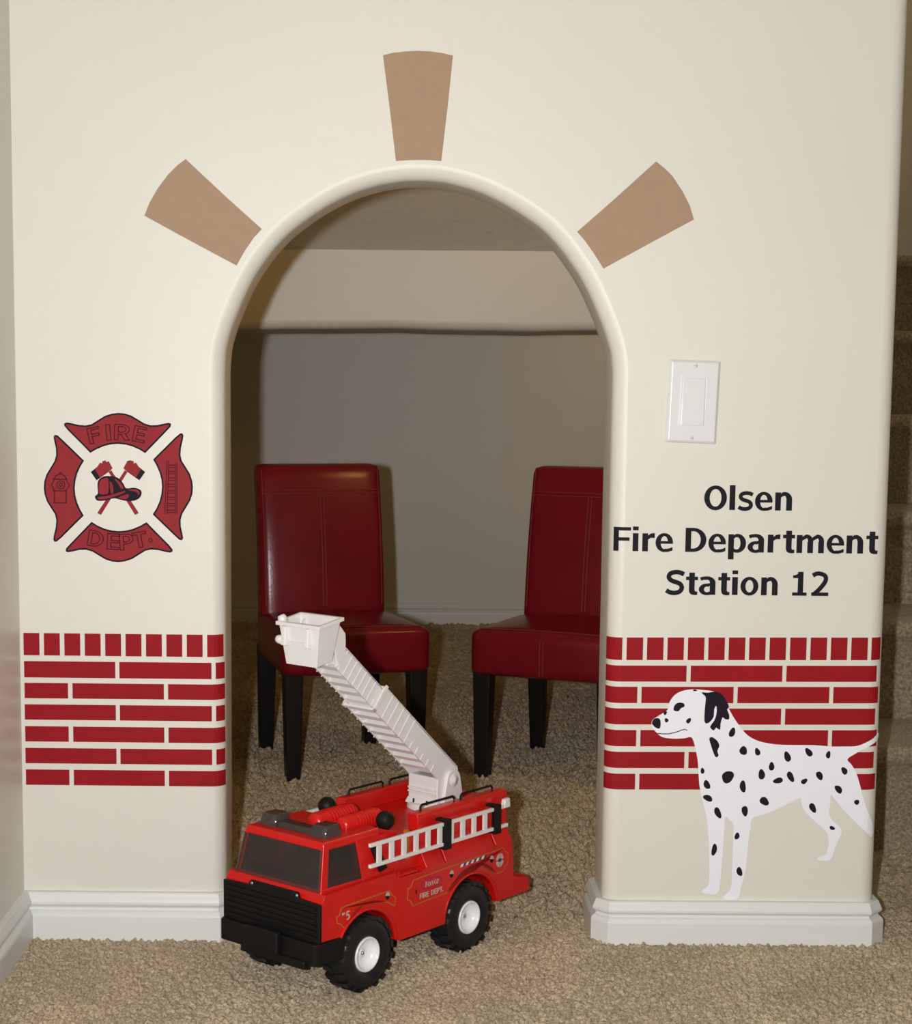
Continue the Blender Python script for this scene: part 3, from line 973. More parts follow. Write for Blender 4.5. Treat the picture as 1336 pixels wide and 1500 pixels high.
# ---- lettering
tx = empty('wall_lettering')
tx.location = (wall_pt(1092, 875)[0], 0, wall_pt(1092, 875)[1])
tag(tx, 'black station name lettering on the wall below the light switch', 'lettering')
tx_inv = tx.matrix_basis.inverted()
LINES = [(747.2, [('O', 1031.5, 1064.7), ('l', 1068.6, 1077.6), ('s', 1081.3, 1103.6), ('e', 1106, 1131.7), ('n', 1135.5, 1160.2)]),
         (809.0, [('F', 899.8, 923.9), ('i', 926.8, 935.7), ('r', 940.9, 959), ('e', 960.3, 985.8), ('D', 1004, 1034.6), ('e', 1037.7, 1063.3), ('p', 1066.8, 1092.8), ('a', 1095.2, 1119.2), ('r', 1124.6, 1142.8),
                  ('t', 1146.7, 1164.3), ('m', 1166.9, 1207), ('e', 1210.9, 1236.5), ('n', 1240, 1264.4), ('t', 1268.8, 1286.2)]),
         (871.6, [('S', 975.2, 1003), ('t', 1004.7, 1022.2), ('a', 1023.8, 1048), ('t', 1051.9, 1069.3), ('i', 1072.4, 1081.4), ('o', 1084.7, 1110.9), ('n', 1115, 1139.2), ('1', 1160.7, 1181.8), ('2', 1188.7, 1213.6)])]
CAPW = 35.6 / 1083
for base_y, chars in LINES:
    line = empty('text_line')
    line.parent = tx
    line.matrix_parent_inverse = tx_inv
    for chs, l, r in chars:
        yb = base_y + 0.0105 * ((l + r) / 2 - 1092)
        x0 = px_to_s(l, yb - 14, 'right')[0]
        x1 = px_to_s(r, yb - 14, 'right')[0]
        z0 = wall_pt(l, yb)[1]
        def fn(x, y, d):
            u = x * CAPW
            return surf(x0 + u, z0 + y * CAPW - u * 0.003, d, 'right')
        letter('letter', chs, (x1 - x0) / CAPW, fn, M['black_vinyl'], line)

# ---- light switch
cx, cz = 0.3942, 0.7520
sw = empty('light_switch', (cx, 0, cz))
sw.rotation_euler = (0, R(1.7), 0)
tag(sw, 'white rocker light switch with screwed wall plate', 'light switch')
hw, hh = 0.0352, 0.0565
MB().hexa([(-hw, 0, -hh), (hw, 0, -hh), (hw, 0, hh), (-hw, 0, hh)][::1],
          [(-hw + .004, -.0055, -hh + .004), (hw - .004, -.0055, -hh + .004), (hw - .004, -.0055, hh - .004), (-hw + .004, -.0055, hh - .004)]).build('plate', M['switch'], sw, bevel=0.0012, seg=2, angle=20)
fr = MB()
a, b, t = 0.0166, 0.0335, 0.0014
fr.box(-a - t, -a, -.0062, -.004, -b - t, b + t).box(a, a + t, -.0062, -.004, -b - t, b + t).box(-a, a, -.0062, -.004, b, b + t).box(-a, a, -.0062, -.004, -b - t, -b)
fr.build('rocker_frame', M['switch'], sw)
rk = MB()
q0, q1 = 0.0150, 0.0318
rk.hexa([(-q0, -.004, -q1), (q0, -.004, -q1), (q0, -.004, q1), (-q0, -.004, q1)], [(-q0, -.0098, -q1), (q0, -.0098, -q1), (q0, -.0062, q1), (-q0, -.0062, q1)])
rk.build('rocker', M['switch'], sw, bevel=0.0008)
for zz in (0.0484, -0.0484):
    s = MB().lathe([(0.0, -.0072), (0.0022, -.0070), (0.0031, -.0058), (0.0031, -.004)], (0, 0, zz), (0, 1, 0), 16).build('screw', M['switch'], sw)
    MB().box(-.0025, .0025, -.0074, -.0070, zz - .0003, zz + .0003).build('screw_slot', M['screw'], s)

# ================================================================== CHAIRS
def rounded_pad(name, x0, x1, y0, y1, z0, z1, m, parent, bevel, bulge=None, lean=0.0, nx=6, ny=6, nz=6):
    """upholstered block: subdivided box, shaped by bulge(x,y,z)->(x,y,z), soft edges"""
    bm = bmesh.new()
    bmesh.ops.create_cube(bm, size=1.0)
    for e_axis, n in ((0, nx), (1, ny), (2, nz)):
        for k in range(1, n):
            no = [0, 0, 0]
            no[e_axis] = 1
            co = [0, 0, 0]
            co[e_axis] = -0.5 + k / n
            bmesh.ops.bisect_plane(bm, geom=bm.verts[:] + bm.edges[:] + bm.faces[:], plane_co=co, plane_no=no)
    hx, hy, hz = (x1 - x0) / 2, (y1 - y0) / 2, (z1 - z0) / 2
    for v in bm.verts:
        u = Vector(v.co) * 2
        # superellipsoid-like rounding of edges
        p = Vector((u.x * hx, u.y * hy, u.z * hz))
        q = Vector((max(-hx + bevel, min(hx - bevel, p.x)), max(-hy + bevel, min(hy - bevel, p.y)), max(-hz + bevel, min(hz - bevel, p.z))))
        d = p - q
        if d.length > 1e-9 and (abs(d.x) > 1e-9) + (abs(d.y) > 1e-9) + (abs(d.z) > 1e-9) > 1: p = q + d.normalized() * bevel
        p = p + Vector(((x0 + x1) / 2, (y0 + y1) / 2, (z0 + z1) / 2))
        if bulge: p = Vector(bulge(p.x, p.y, p.z))
        v.co = p
    me = bpy.data.meshes.new(name)
    bmesh.ops.recalc_face_normals(bm, faces=bm.faces[:])
    bm.to_mesh(me)
    bm.free()
    me.shade_smooth()
    me.materials.append(m)
    o = bpy.data.objects.new(name, me)
    COL.objects.link(o)
    o.parent = parent
    return o


def back_y(z):                         # front face of the backrest leans back and curls slightly at the top
    t = (z - 0.20) / 0.41
    return 0.100 + 0.055 * t * t


def make_chair():
    t = empty('dining_chair')
    def seat_b(x, y, z):
        k = 1 - 0.10 * max(0, (y + 0.17) / 0.31)          # seat narrows to the back
        if z > 0.25:
            z = z + 0.014 * (1 - (x / 0.155) ** 2) * max(0.0, 1 - ((y + 0.02) / 0.155) ** 2)
        return (x * k, y + (0.004 * (1 - (x / 0.15) ** 2) * (-1) if y < -0.1 else 0), z)
    seat = rounded_pad('seat', -0.152, 0.152, -0.172, 0.14, 0.205, 0.296, M['leather'], t, 0.016, seat_b, nx=16, ny=16, nz=10)
    def back_b(x, y, z):
        f = (y - 0.10) / 0.06
        yy = back_y(z) + 0.052 * f
        if f < 0.2: yy -= 0.006 * (1 - (x / 0.135) ** 2)
        return (x * (1.0 + 0.02 * (0.6 - z)), yy, z)
    back = rounded_pad('backrest', -0.134, 0.134, 0.10, 0.16, 0.205, 0.606, M['leather'], t, 0.013, back_b, nx=14, ny=10, nz=26)
    bf = lambda x, z: back_y(z) - 0.006 * (1 - (x / 0.135) ** 2) - 0.0008
    for off in (-0.0035, 0.0035):
        MB().tube([(off, bf(off, z), z) for z in np.linspace(0.31, 0.545, 16)], 0.0011, 6).build('seam', M['thread'], back)
        MB().tube([(x, bf(x, 0.549 + off), 0.549 + off) for x in np.linspace(-0.128, 0.128, 15)], 0.0011, 6).build('seam', M['thread'], back)
        MB().tube([(off, -0.1768, z) for z in np.linspace(0.214, 0.284, 5)], 0.0010, 6).build('seam', M['thread'], seat)
    for sx in (-1, 1):
        MB().tube([(sx * 0.126, bf(0.126, z) - 0.0004, z) for z in np.linspace(0.31, 0.596, 12)], 0.0010, 6).build('seam', M['thread'], back)
    MB().tube([(x, -0.158, 0.2975 + 0.012 * (1 - (x / 0.155) ** 2) * 0.2) for x in np.linspace(-0.135, 0.135, 9)], 0.0010, 6).build('seam', M['thread'], seat)
    for sx in (-1, 1):
        for sy in (-1, 1):
            cx, cy = sx * 0.127, sy * 0.148
            a, b = 0.0185, 0.0135
            if sy > 0: cx = sx * 0.115
            by = cy + (0.012 if sy > 0 else -0.002)
            top = [(cx - a, cy - a, 0.225), (cx + a, cy - a, 0.225), (cx + a, cy + a, 0.225), (cx - a, cy + a, 0.225)]
            bot = [(cx - b, by - b, -0.004), (cx + b, by - b, -0.004), (cx + b, by + b, -0.004), (cx - b, by + b, -0.004)]
            MB().hexa(bot, top).build('leg', M['leg'], t, bevel=0.002)
    return t


def place_chair(o, fl_x, fl_y, rot, label):
    a = R(rot)
    lx, ly = -0.127, -0.150
    o.location = (fl_x - (lx * math.cos(a) - ly * math.sin(a)), fl_y - (lx * math.sin(a) + ly * math.cos(a)), 0)
    o.rotation_euler = (0, 0, a)
    tag(o, label, 'chair', 'small red leather chairs in the playroom')


chair = make_chair()
place_chair(chair, -0.209, 0.978, 16.5, 'red leather chair behind the fire truck, seen whole through the arch')
chair2 = copy_tree(chair)
place_chair(chair2, 0.168, 1.021, -23, 'red leather chair partly hidden behind the right pier of the arch')

# ================================================================== TOY FIRE TRUCK
# local frame: +x forward, +y the truck's left side (the one we see), z up; origin on the ground midway between the axles
AZ = R(40.8)
t_fwd = Vector((-math.sin(AZ), -math.cos(AZ), 0))
t_left = Vector((math.cos(AZ), -math.sin(AZ), 0))
HUBMID = Vector((0.03015, -0.12135, 0.0))
truck = empty('toy_fire_truck', HUBMID - t_left * 0.089, math.atan2(t_fwd.y, t_fwd.x))
tag(truck, 'red toy ladder fire truck with white boom and bucket on the carpet', 'toy truck')
W = 0.0865                       # half width of the lower body
HZ, WR = 0.045, 0.0500           # hub height, tyre radius


def xz_prism(mb, poly, y0, y1):
    return mb.prism(poly, lambda u, z: (u, y0, z), lambda u, z: (u, y1, z))


def arc_pts(cx, cz, r, a0, a1, n=14):
    return [(cx + r * math.cos(R(a0 + (a1 - a0) * k / n)), cz + r * math.sin(R(a0 + (a1 - a0) * k / n))) for k in range(n + 1)]


# ---- lower body with wheel arches
prof = [(-0.246, 0.052), (-0.171, 0.0515)] + arc_pts(-0.112, HZ, 0.0575, 173, 2) + [(-0.054, 0.0470), (0.040, 0.0465)] + arc_pts(0.104, HZ, 0.0560, 175, 36) \
    + [(0.150, 0.0785), (0.1865, 0.080), (0.1865, 0.1285), (0.180, 0.1385), (0.047, 0.1400), (0.043, 0.1310), (-0.008, 0.1300), (-0.012, 0.1330), (-0.204, 0.1340), (-0.209, 0.0800), (-0.246, 0.0705)]
body = xz_prism(MB(), prof, -W, W).build('body', M['red'], truck, bevel=0.0025, seg=3)

# fender lips over the wheels, door seam, skirt step
for cu, r in ((0.104, 0.0585), (-0.112, 0.0600)):
    for sy in (-1, 1):
        a0, a1 = (172, 34) if cu > 0 else (168, 8)
        pts = arc_pts(cu, HZ, r, a0, a1, 18)
        MB().tube([(u, sy * W, z) for u, z in pts], 0.0022, 6).build('fender_lip', M['red'], body)
for sy in (-1, 1):
    MB().box(0.0405, 0.0425, sy * (W - 0.001), sy * (W + 0.0006), 0.06, 0.139).build('door_seam', M['red'], body)
    MB().hexa([(-0.054, sy * (W - .002), 0.047), (0.040, sy * (W - .002), 0.047), (0.040, sy * (W + .002), 0.047), (-0.054, sy * (W + .002), 0.047)],
              [(-0.060, sy * (W - .002), 0.086), (0.049, sy * (W - .002), 0.086), (0.049, sy * (W + .0008), 0.086), (-0.060, sy * (W + .0008), 0.086)]).build('side_skirt', M['red'], body, bevel=0.001)

# ---- chassis and axles
MB().box(-0.19, 0.17, -0.045, 0.045, 0.036, 0.062).build('chassis', M['black'], truck, bevel=0.003)
for u in (0.105, -0.1045):
    MB().tube([(u, -0.075, HZ), (u, 0.075, HZ)], 0.004, 10).build('axle', M['screw'], truck)


# ---- wheels
def wheel(u, sy):
    yc = sy * 0.0735
    out = sy
    pr = [(0.0215, 0.008), (0.0225, 0.0150), (0.0265, 0.0178), (0.034, 0.0188), (0.041, 0.0180), (0.0455, 0.0155), (0.0472, 0.0120), (0.0478, 0.0), (0.0472, -0.0120), (0.0455, -0.0155), (0.041, -0.018), (0.030, -0.018), (0.0215, -0.012)]
    t = MB().lathe(pr, (u, yc, HZ), (0, out, 0), 40).build('wheel', M['rubber'], truck)
    lug = MB()
    n = 20
    for k in range(n):
        for row in (-1, 1):
            a = 2 * math.pi * (k + (0.5 if row > 0 else 0)) / n
            da = 0.085
            for (r0, r1) in ((0.0445, WR),):
                v = []
                for rr in (r0, r1):
                    w0, w1 = (0.0008, 0.0168) if rr == r1 else (0.0008, 0.0178)
                    sk = 0.10
                    for (aa, yy) in ((a - da, w0), (a + da, w0), (a + da + sk, w1), (a - da + sk, w1)):
                        v.append((u + rr * math.cos(aa), yc + row * yy, HZ + rr * math.sin(aa)))
                lug.hexa(v[:4], v[4:])
    lug.build('tread', M['rubber'], t)
    rp = [(0.0, 0.0075), (0.0045, 0.0075), (0.0052, 0.0050), (0.010, 0.0045), (0.0165, 0.0080), (0.0190, 0.0120), (0.0198, 0.0168), (0.0215, 0.0180), (0.0228, 0.0172), (0.0232, 0.0140)]
    rm = MB().lathe(rp, (u, yc, HZ), (0, out, 0), 36).build('rim', M['rim'], t)
    MB().lathe([(0.0, 0.0105), (0.0020, 0.0100), (0.0030, 0.0085), (0.0034, 0.0072)], (u, yc, HZ), (0, out, 0), 14).build('hub_cap', M['chrome'], t)


for u in (0.105, -0.1045):
    for sy in (1, -1):
        wheel(u, sy)

# ---- grille, bumper, winch
gp = [(-0.0865, 0.078), (0.0865, 0.078), (0.0868, 0.128), (0.050, 0.1300), (0.047, 0.1370), (-0.037, 0.1370), (-0.041, 0.1300), (-0.0868, 0.1285)]
gr = MB().prism(gp, lambda y, z: (0.1860, y, z), lambda y, z: (0.1915, y, z)).build('grille', M['black'], truck, bevel=0.0015)
for k in range(6):
    z = 0.084 + k * 0.0073
    MB().box(0.1905, 0.1935, -0.081, 0.081, z, z + 0.0034).build('grille_rib', M['black'], gr)
for y in (-0.033, 0.0475):
    MB().lathe([(0.0, 0.0016), (0.0016, 0.0014), (0.0024, 0.0)], (0.1915, y, 0.1335), (1, 0, 0), 12).build('screw', M['screw'], gr)
bp = [(0.1465, 0.0895), (0.1465, 0.080), (0.180, 0.080), (0.184, 0.074), (0.184, -0.074), (0.180, -0.080), (0.1465, -0.080), (0.1465, -0.0895), (0.188, -0.0895), (0.1985, -0.0840), (0.1985, 0.0840), (0.188, 0.0895)]
bm_ = MB().prism(bp, lambda u, y: (u, y, 0.0500), lambda u, y: (u, y, 0.0785)).build('bumper', M['black'], truck, bevel=0.002)
MB().box(0.198, 0.2095, -0.031, 0.029, 0.0560, 0.0845).build('winch_box', M['black'], bm_, bevel=0.003)
MB().box(0.194, 0.2020, -0.044, 0.070, 0.0440, 0.0550).build('tow_bar', M['black'], bm_, bevel=0.002)

# ---- cab: pillars, roof, glass, seats
BOT = {'fl': (0.1775, 0.0755, 0.1370), 'rl': (0.047, 0.0765, 0.1370)}
TOP = {'fl': (0.1650, 0.0690, 0.1930), 'rl': (0.064, 0.0700, 0.1930)}


def pillar(parent, bx, tx_, yb, yt, wb, wt, th=0.007):
    """post in the side wall from u=bx (width wb) at the belt line to u=tx_ (width wt) at the roof"""
    for sy in (-1, 1):
        a = [(bx - wb, sy * yb, 0.136), (bx, sy * yb, 0.136), (bx, sy * (yb - th), 0.136), (bx - wb, sy * (yb - th), 0.136)]
        b = [(tx_ - wt, sy * yt, 0.194), (tx_, sy * yt, 0.194), (tx_, sy * (yt - th), 0.194), (tx_ - wt, sy * (yt - th), 0.194)]
        if sy < 0: a, b = a[::-1], b[::-1]
        MB().hexa(a, b).build('pillar', M['red'], parent, bevel=0.0015)


cab = MB().prism([(0.1680, -0.0715), (0.1680, 0.0715), (0.062, 0.0725), (0.062, -0.0725)], lambda u, y: (u, y, 0.1885), lambda u, y: (u - 0.002, y * 0.97, 0.1995)).build('cab_roof', M['red'], truck, bevel=0.003, seg=3)
pillar(cab, 0.1790, 0.1670, 0.0770, 0.0705, 0.0130, 0.0110)
pillar(cab, 0.1010, 0.1085, 0.0785, 0.0720, 0.0520, 0.0450, 0.012)
MB().box(0.048, 0.060, -0.070, 0.070, 0.136, 0.190).build('cab_rear_wall', M['red'], cab)
MB().hexa([(0.048, -0.0775, 0.1362), (0.180, -0.0775, 0.1362), (0.180, 0.0775, 0.1362), (0.048, 0.0775, 0.1362)], [(0.048, -0.077, 0.1425), (0.1775, -0.077, 0.1425), (0.1775, 0.077, 0.1425), (0.048, 0.077, 0.1425)]).build('belt_line', M['red'], cab, bevel=0.0015)
ws = [(0.1795, -0.0735, 0.1385), (0.1795, 0.0735, 0.1385), (0.1685, 0.0675, 0.1900), (0.1685, -0.0675, 0.1900)]
v2 = [(x - 0.0022, y, z) for x, y, z in ws]
MB().hexa(v2, ws).build('windshield', M['smoke'], cab, bevel=0.0006)
for sy in (-1, 1):
    MB().tube([(0.1800, sy * 0.0740, 0.1385), (0.1690, sy * 0.0680, 0.1900)], 0.0011, 8).build('windshield_edge', M['smoke_bar'], cab)
    q = [(0.1660, sy * 0.0768, 0.1420), (0.1000, sy * 0.0780, 0.1420), (0.1075, sy * 0.0715, 0.1895), (0.1570, sy * 0.0705, 0.1895)]
    q2 = [(x, y - sy * 0.0022, z) for x, y, z in q]
    q = [(x, y - sy * 0.0012, z) for x, y, z in q]
    MB().hexa(q2, q).build('side_window', M['smoke'], cab)
st = MB().box(0.070, 0.150, -0.066, 0.066, 0.1426, 0.1470).build('seat_floor', M['red'], cab)
MB().box(0.070, 0.082, -0.060, 0.060, 0.146, 0.178).build('seat_back', M['black'], cab, bevel=0.003)
MB().box(0.152, 0.168, -0.066, 0.066, 0.1426, 0.1500).build('dashboard', M['black'], cab, bevel=0.002)
MB().tube([(0.150, 0.032, 0.151), (0.143, 0.032, 0.160)], 0.0022, 8).build('steering_column', M['red'], cab)

# black vent panel behind the door, near side and far side
for sy in (-1, 1):
    a = [(0.0860, sy * 0.0740, 0.1830), (0.0720, sy * 0.0745, 0.1825), (0.0590, sy * 0.0800, 0.1480), (0.0730, sy * 0.0798, 0.1450)]
    b = [(u, y + sy * 0.0025, z) for u, y, z in a]
    MB().hexa(a, b).build('vent_panel', M['black'], cab)

# ---- smoked light bar on the cab roof
lb = MB().hexa([(0.1250, -0.034, 0.1995), (0.1490, -0.034, 0.1995), (0.1490, 0.034, 0.1995), (0.1250, 0.034, 0.1995)], [(0.1290, -0.032, 0.2070), (0.1460, -0.032, 0.2070), (0.1460, 0.032, 0.2070), (0.1290, 0.032, 0.2070)]).build('light_bar', M['smoke_bar'], truck, bevel=0.001)
for y in (-0.0450, 0.0450):
    MB().hexa([(0.1215, y - 0.0150, 0.1990), (0.1530, y - 0.0150, 0.1990), (0.1530, y + 0.0150, 0.1990), (0.1215, y + 0.0150, 0.1990)],
              [(0.1240, y - 0.0115, 0.2150), (0.1480, y - 0.0115, 0.2150), (0.1480, y + 0.0115, 0.2150), (0.1240, y + 0.0115, 0.2150)]).build('beacon', M['smoke_bar'], lb, bevel=0.0012)
    MB().lathe([(0.0, 0.010), (0.004, 0.008), (0.006, 0.004), (0.0065, 0.0)], (0.1360, y, 0.2), (0, 0, 1), 14).build('reflector', M['chrome'], lb)

# ---- rear box: deck, side walls, shoulder, rear wall
box_ = MB()
deck = MB().box(-0.204, 0.062, -0.0735, 0.0735, 0.132, 0.1815).build('deck', M['red'], truck, bevel=0.002)
for sy in (-1, 1):
    wl = MB()
    p = [(0.0570, 0.181), (0.0755, 0.181), (0.0755, 0.2010), (0.0720, 0.2045), (0.0560, 0.2045)]
    wl.prism([(sy * a, b) for a, b in p], lambda y, z: (-0.010, y, z), lambda y, z: (-0.206, y, z))
    wl.build('side_wall', M['red'], deck, bevel=0.002)
    sh = [(0.0730, 0.152), (0.0730, 0.131), (W, 0.131), (W - 0.0005, 0.1345), (0.0765, 0.152)]
    for u0, u1 in ((-0.0160, -0.0530), (-0.0570, -0.1630), (-0.1670, -0.2040)):
        MB().prism([(sy * a, b) for a, b in sh], lambda y, z: (u0, y, z), lambda y, z: (u1, y, z)).build('locker', M['red'], deck, bevel=0.0012)
    MB().box(-0.204, 0.040, sy * 0.0730, sy * 0.0760, 0.150, 0.1830).build('side_panel', M['red'], deck, bevel=0.001)
    MB().box(0.012, 0.017, sy * 0.0735, sy * 0.0790, 0.150, 0.1890).build('ladder_bracket', M['gold'], deck)
    MB().box(0.0405, 0.0000, sy * 0.0740, sy * 0.0845, 0.131, 0.1345).build('running_board', M['red'], deck, bevel=0.0008)
MB().box(-0.2075, -0.196, -0.0700, 0.0700, 0.13, 0.190).build('rear_wall', M['red'], deck, bevel=0.002)
MB().box(-0.246, -0.205, -0.080, 0.080, 0.0700, 0.0735).build('rear_step', M['red'], body, bevel=0.001)

# ---- handrails on the walls
for sy in (-1, 1):
    for u0, u1 in ((-0.0270, -0.0985), (-0.1130, -0.1835)):
        h = 0.2125
        MB().tube([(u0, sy * 0.065, 0.2035), (u0, sy * 0.065, h - 0.003), (u0 - 0.003, sy * 0.065, h), ((u0 + u1) / 2, sy * 0.065, h), (u1 + 0.003, sy * 0.065, h), (u1, sy * 0.065, h - 0.003), (u1, sy * 0.065, 0.2035)], 0.0017, 8).build('handrail', M['black'], truck)

# ---- ribbed hoses and horns behind the cab roof
for y, u0, u1, r in ((-0.006, 0.108, 0.030, 0.0135), (0.031, 0.095, 0.022, 0.0125)):
    pr = [(0.0, 0.0), (r * 0.6, 0.0008), (r * 0.9, 0.004), (r, 0.009)]
    L = u0 - u1
    n = 9
    for k in range(n * 4 + 1):
        h = L * 0.30 + (L * 0.66) * k / (n * 4)
        pr.append((r * (1.0 + 0.07 * math.sin(2 * math.pi * k / 4)), h))
    pr += [(r * 0.9, L), (0, L)]
    MB().lathe(pr, (u0, y, 0.2010), (-1, 0, 0), 28).build('siren_tube', M['red'], truck)
MB().hexa([(0.022, -0.066, 0.181), (0.062, -0.066, 0.181), (0.062, 0.066, 0.181), (0.022, 0.066, 0.181)], [(0.022, -0.066, 0.186), (0.062, -0.066, 0.199), (0.062, 0.066, 0.199), (0.022, 0.066, 0.186)]).build('roof_ramp', M['red'], truck, bevel=0.0015)
for y, u in ((0.0610, 0.0400), (-0.0500, 0.0350)):
    hn = MB().lathe([(0.0, 0.0090), (0.0060, 0.0080), (0.0105, 0.0040), (0.0125, -0.002), (0.0120, -0.0060), (0.0080, -0.0110), (0.0, -0.0125)], (u, y, 0.2035), (0.75, 0.55 if y > 0 else 0.2, 0.15), 24).build('horn', M['black'], truck)
    MB().box(u - 0.004, u + 0.004, y - 0.004, y + 0.004, 0.180, 0.197).build('horn_mount', M['black'], hn)

# ---- side ladders with clamps
for sy in (1, -1):
    ld = empty('side_ladder', (0, 0, 0), parent=truck)
    yo = sy * 0.0900
    for z in (0.1595, 0.1870):
        MB().box(0.1015, -0.1880, yo - sy * 0.0032, yo + sy * 0.0012, z - 0.0024, z + 0.0024).build('rail', M['white'], ld, bevel=0.0006)
    for k in range(11):
        u = 0.083 - 0.0245 * k
        MB().box(u - 0.0036, u + 0.0036, yo - sy * 0.0028, yo + sy * 0.0006, 0.1610, 0.1856).build('rung', M['white'], ld)
    MB().hexa([(-0.178, yo - sy * 0.006, 0.1846), (-0.192, yo - sy * 0.006, 0.1846), (-0.192, yo + sy * 0.002, 0.1846), (-0.178, yo + sy * 0.002, 0.1846)],
              [(-0.181, yo - sy * 0.006, 0.1965), (-0.192, yo - sy * 0.006, 0.1975), (-0.192, yo + sy * 0.001, 0.1975), (-0.181, yo + sy * 0.001, 0.1965)]).build('rail_end', M['white'], ld, bevel=0.0012)
    for u in (-0.0520, -0.1615):
        cl = MB().box(u - 0.0068, u + 0.0068, yo - sy * 0.0030, yo + sy * 0.0040, 0.1520, 0.1930)
        cl.box(u - 0.0058, u + 0.0058, sy * 0.0745, yo, 0.1895, 0.1930).box(u - 0.0058, u + 0.0058, sy * 0.0745, yo, 0.1520, 0.1550)
        cl.build('ladder_clamp', M['black'], truck, bevel=0.0008)


# ---- printed stickers on the near and far side
def side_print(name, poly, m, lift, parent=None, sy=1):
    v0 = [(u, sy * (W + 0.0003 + lift), z) for u, z in poly]
    bm = bmesh.new()
    bm.faces.new([bm.verts.new(p) for p in v0])
    bmesh.ops.triangulate(bm, faces=bm.faces[:])
    bm.verts.index_update()
    n = len(bm.verts)
    vv = [tuple(q.co) for q in bm.verts]
    f = [tuple(q.index for q in fc.verts) for fc in bm.faces]
    f += [tuple(n + i for i in reversed(t)) for t in f]
    for e in bm.edges:
        if len(e.link_faces) == 1:
            a, b = e.verts[0].index, e.verts[1].index
            f.append((a, b, n + b, n + a))
    bm.free()
    return MB().add(vv + [(x, y - sy * 0.0005, z) for x, y, z in vv], f).build(name, m, parent or truck)


FBAND = [(0.1608, 0.107), (0.1559, 0.108), (0.1509, 0.1174), (0.0587, 0.1192), (0.0544, 0.1121), (0.0472, 0.1079), (0.0487, 0.0951), (0.065, 0.1042), (0.0842, 0.1100), (0.1047, 0.1126), (0.1233, 0.1068), (0.1385, 0.0954), (0.1461, 0.0883), (0.1531, 0.0953), (0.1598, 0.0979)]
RBAND = [(0.0227, 0.1134), (0.0161, 0.1146), (0.0125, 0.1225), (-0.0564, 0.1246), (-0.1844, 0.1271), (-0.1881, 0.1212), (-0.1953, 0.1167), (-0.1946, 0.0999), (-0.1875, 0.0984), (-0.1852, 0.093), (-0.1676, 0.0916), (-0.1557, 0.1036), (-0.1393, 0.1129), (-0.1278, 0.1155),
         (-0.1096, 0.1160), (-0.094, 0.1125), (-0.0808, 0.1059), (-0.0699, 0.0987), (-0.0603, 0.089), (-0.0289, 0.0885), (0.0124, 0.0867), (0.0175, 0.0946), (0.0241, 0.0972)]
for sy in (1, -1):
    for band in (FBAND, RBAND):
        pb = side_print('sticker_border', band, M['gold'], 0.0, sy=sy)
        side_print('sticker', inset(band, 0.0013), M['red'], 0.0002, sy=sy)


def side_letter(ch, u, z, h, m, wd=None, lean=0.0):
    wdt = (wd or GW[ch])
    fn = lambda x, y, d: (u - (x + lean * y) * h, W + 0.0006 + d, z + y * h)
    return letter('printed_letter', ch, wdt, fn, m, truck, 0.0002, 0.0, 0.0)


side_print('brand_oval', [(-0.0258 + 0.0222 * math.copysign(abs(math.cos(t)) ** 0.7, math.cos(t)), 0.1106 + 0.0068 * math.copysign(abs(math.sin(t)) ** 0.7, math.sin(t))) for t in np.linspace(0, 2 * math.pi, 29)[:-1]], M['print_purple'], 0.0004)
side_print('brand_oval', [(-0.0258 + 0.0205 * math.copysign(abs(math.cos(t)) ** 0.7, math.cos(t)), 0.1106 + 0.0056 * math.copysign(abs(math.sin(t)) ** 0.7, math.sin(t))) for t in np.linspace(0, 2 * math.pi, 29)[:-1]], M['red'], 0.0005)
u = -0.0105
for chs in 'Tonka':
    side_letter(chs, u, 0.1072, 0.0078, M['print_grey'], None, 0.1)
    u -= (GW[chs] + 0.07) * 0.0078 * 0.98
u = -0.0015
for chs in 'FIRE DEPT.':
    if chs == ' ':
        u -= 0.0040
        continue
    side_letter(chs, u, 0.0935, 0.0072, M['print_grey'])
    u -= (GW[chs] + 0.11) * 0.0072 * 0.95
side_letter('5', 0.1430, 0.0985, 0.0115, M['print_grey'], 0.62)
side_letter('N', 0.1505, 0.1062, 0.0036, M['print_grey'])
side_letter('o', 0.1470, 0.1068, 0.0034, M['print_grey'])
dot = lambda cu, cz, ru, rz, n=16, a0=0, a1=360: [(cu + ru * math.cos(R(a0 + (a1 - a0) * k / n)), cz + rz * math.sin(R(a0 + (a1 - a0) * k / n))) for k in range(n + (0 if a1 - a0 == 360 else 1))]
for cu, cz in ((-0.0681, 0.1136), (-0.1566, 0.1159), (0.0634, 0.1126)):
    side_print('printed_lamp', dot(cu, cz, 0.0042, 0.0050, a0=10, a1=190), M['print_grey'], 0.0004)
    side_print('printed_lamp', dot(cu, cz - 0.0002, 0.0042, 0.0050, a0=190, a1=370), M['black'], 0.0004)
side_print('printed_handle', dot(0.0059, 0.1053, 0.0014, 0.0032), M['black'], 0.0004)
side_print('printed_badge', dot(-0.1750, 0.1105, 0.0085, 0.0100, 24), M['red'], 0.0003)
for k in range(4):
    a = 45 + 90 * k
    side_print('printed_badge', [(-0.1750 + 0.0030 * math.cos(R(a - 33)), 0.1105 + 0.0034 * math.sin(R(a - 33)))] + dot(-0.1750, 0.1105, 0.0085, 0.0100, 6, a - 38, a + 38) + [(-0.1750 + 0.0030 * math.cos(R(a + 33)), 0.1105 + 0.0034 * math.sin(R(a + 33)))], M['print_grey'], 0.0005)
side_print('printed_badge', [(-0.1716, 0.1083), (-0.1784, 0.1083), (-0.1784, 0.1130), (-0.1716, 0.1130)], M['print_blue'], 0.0006)
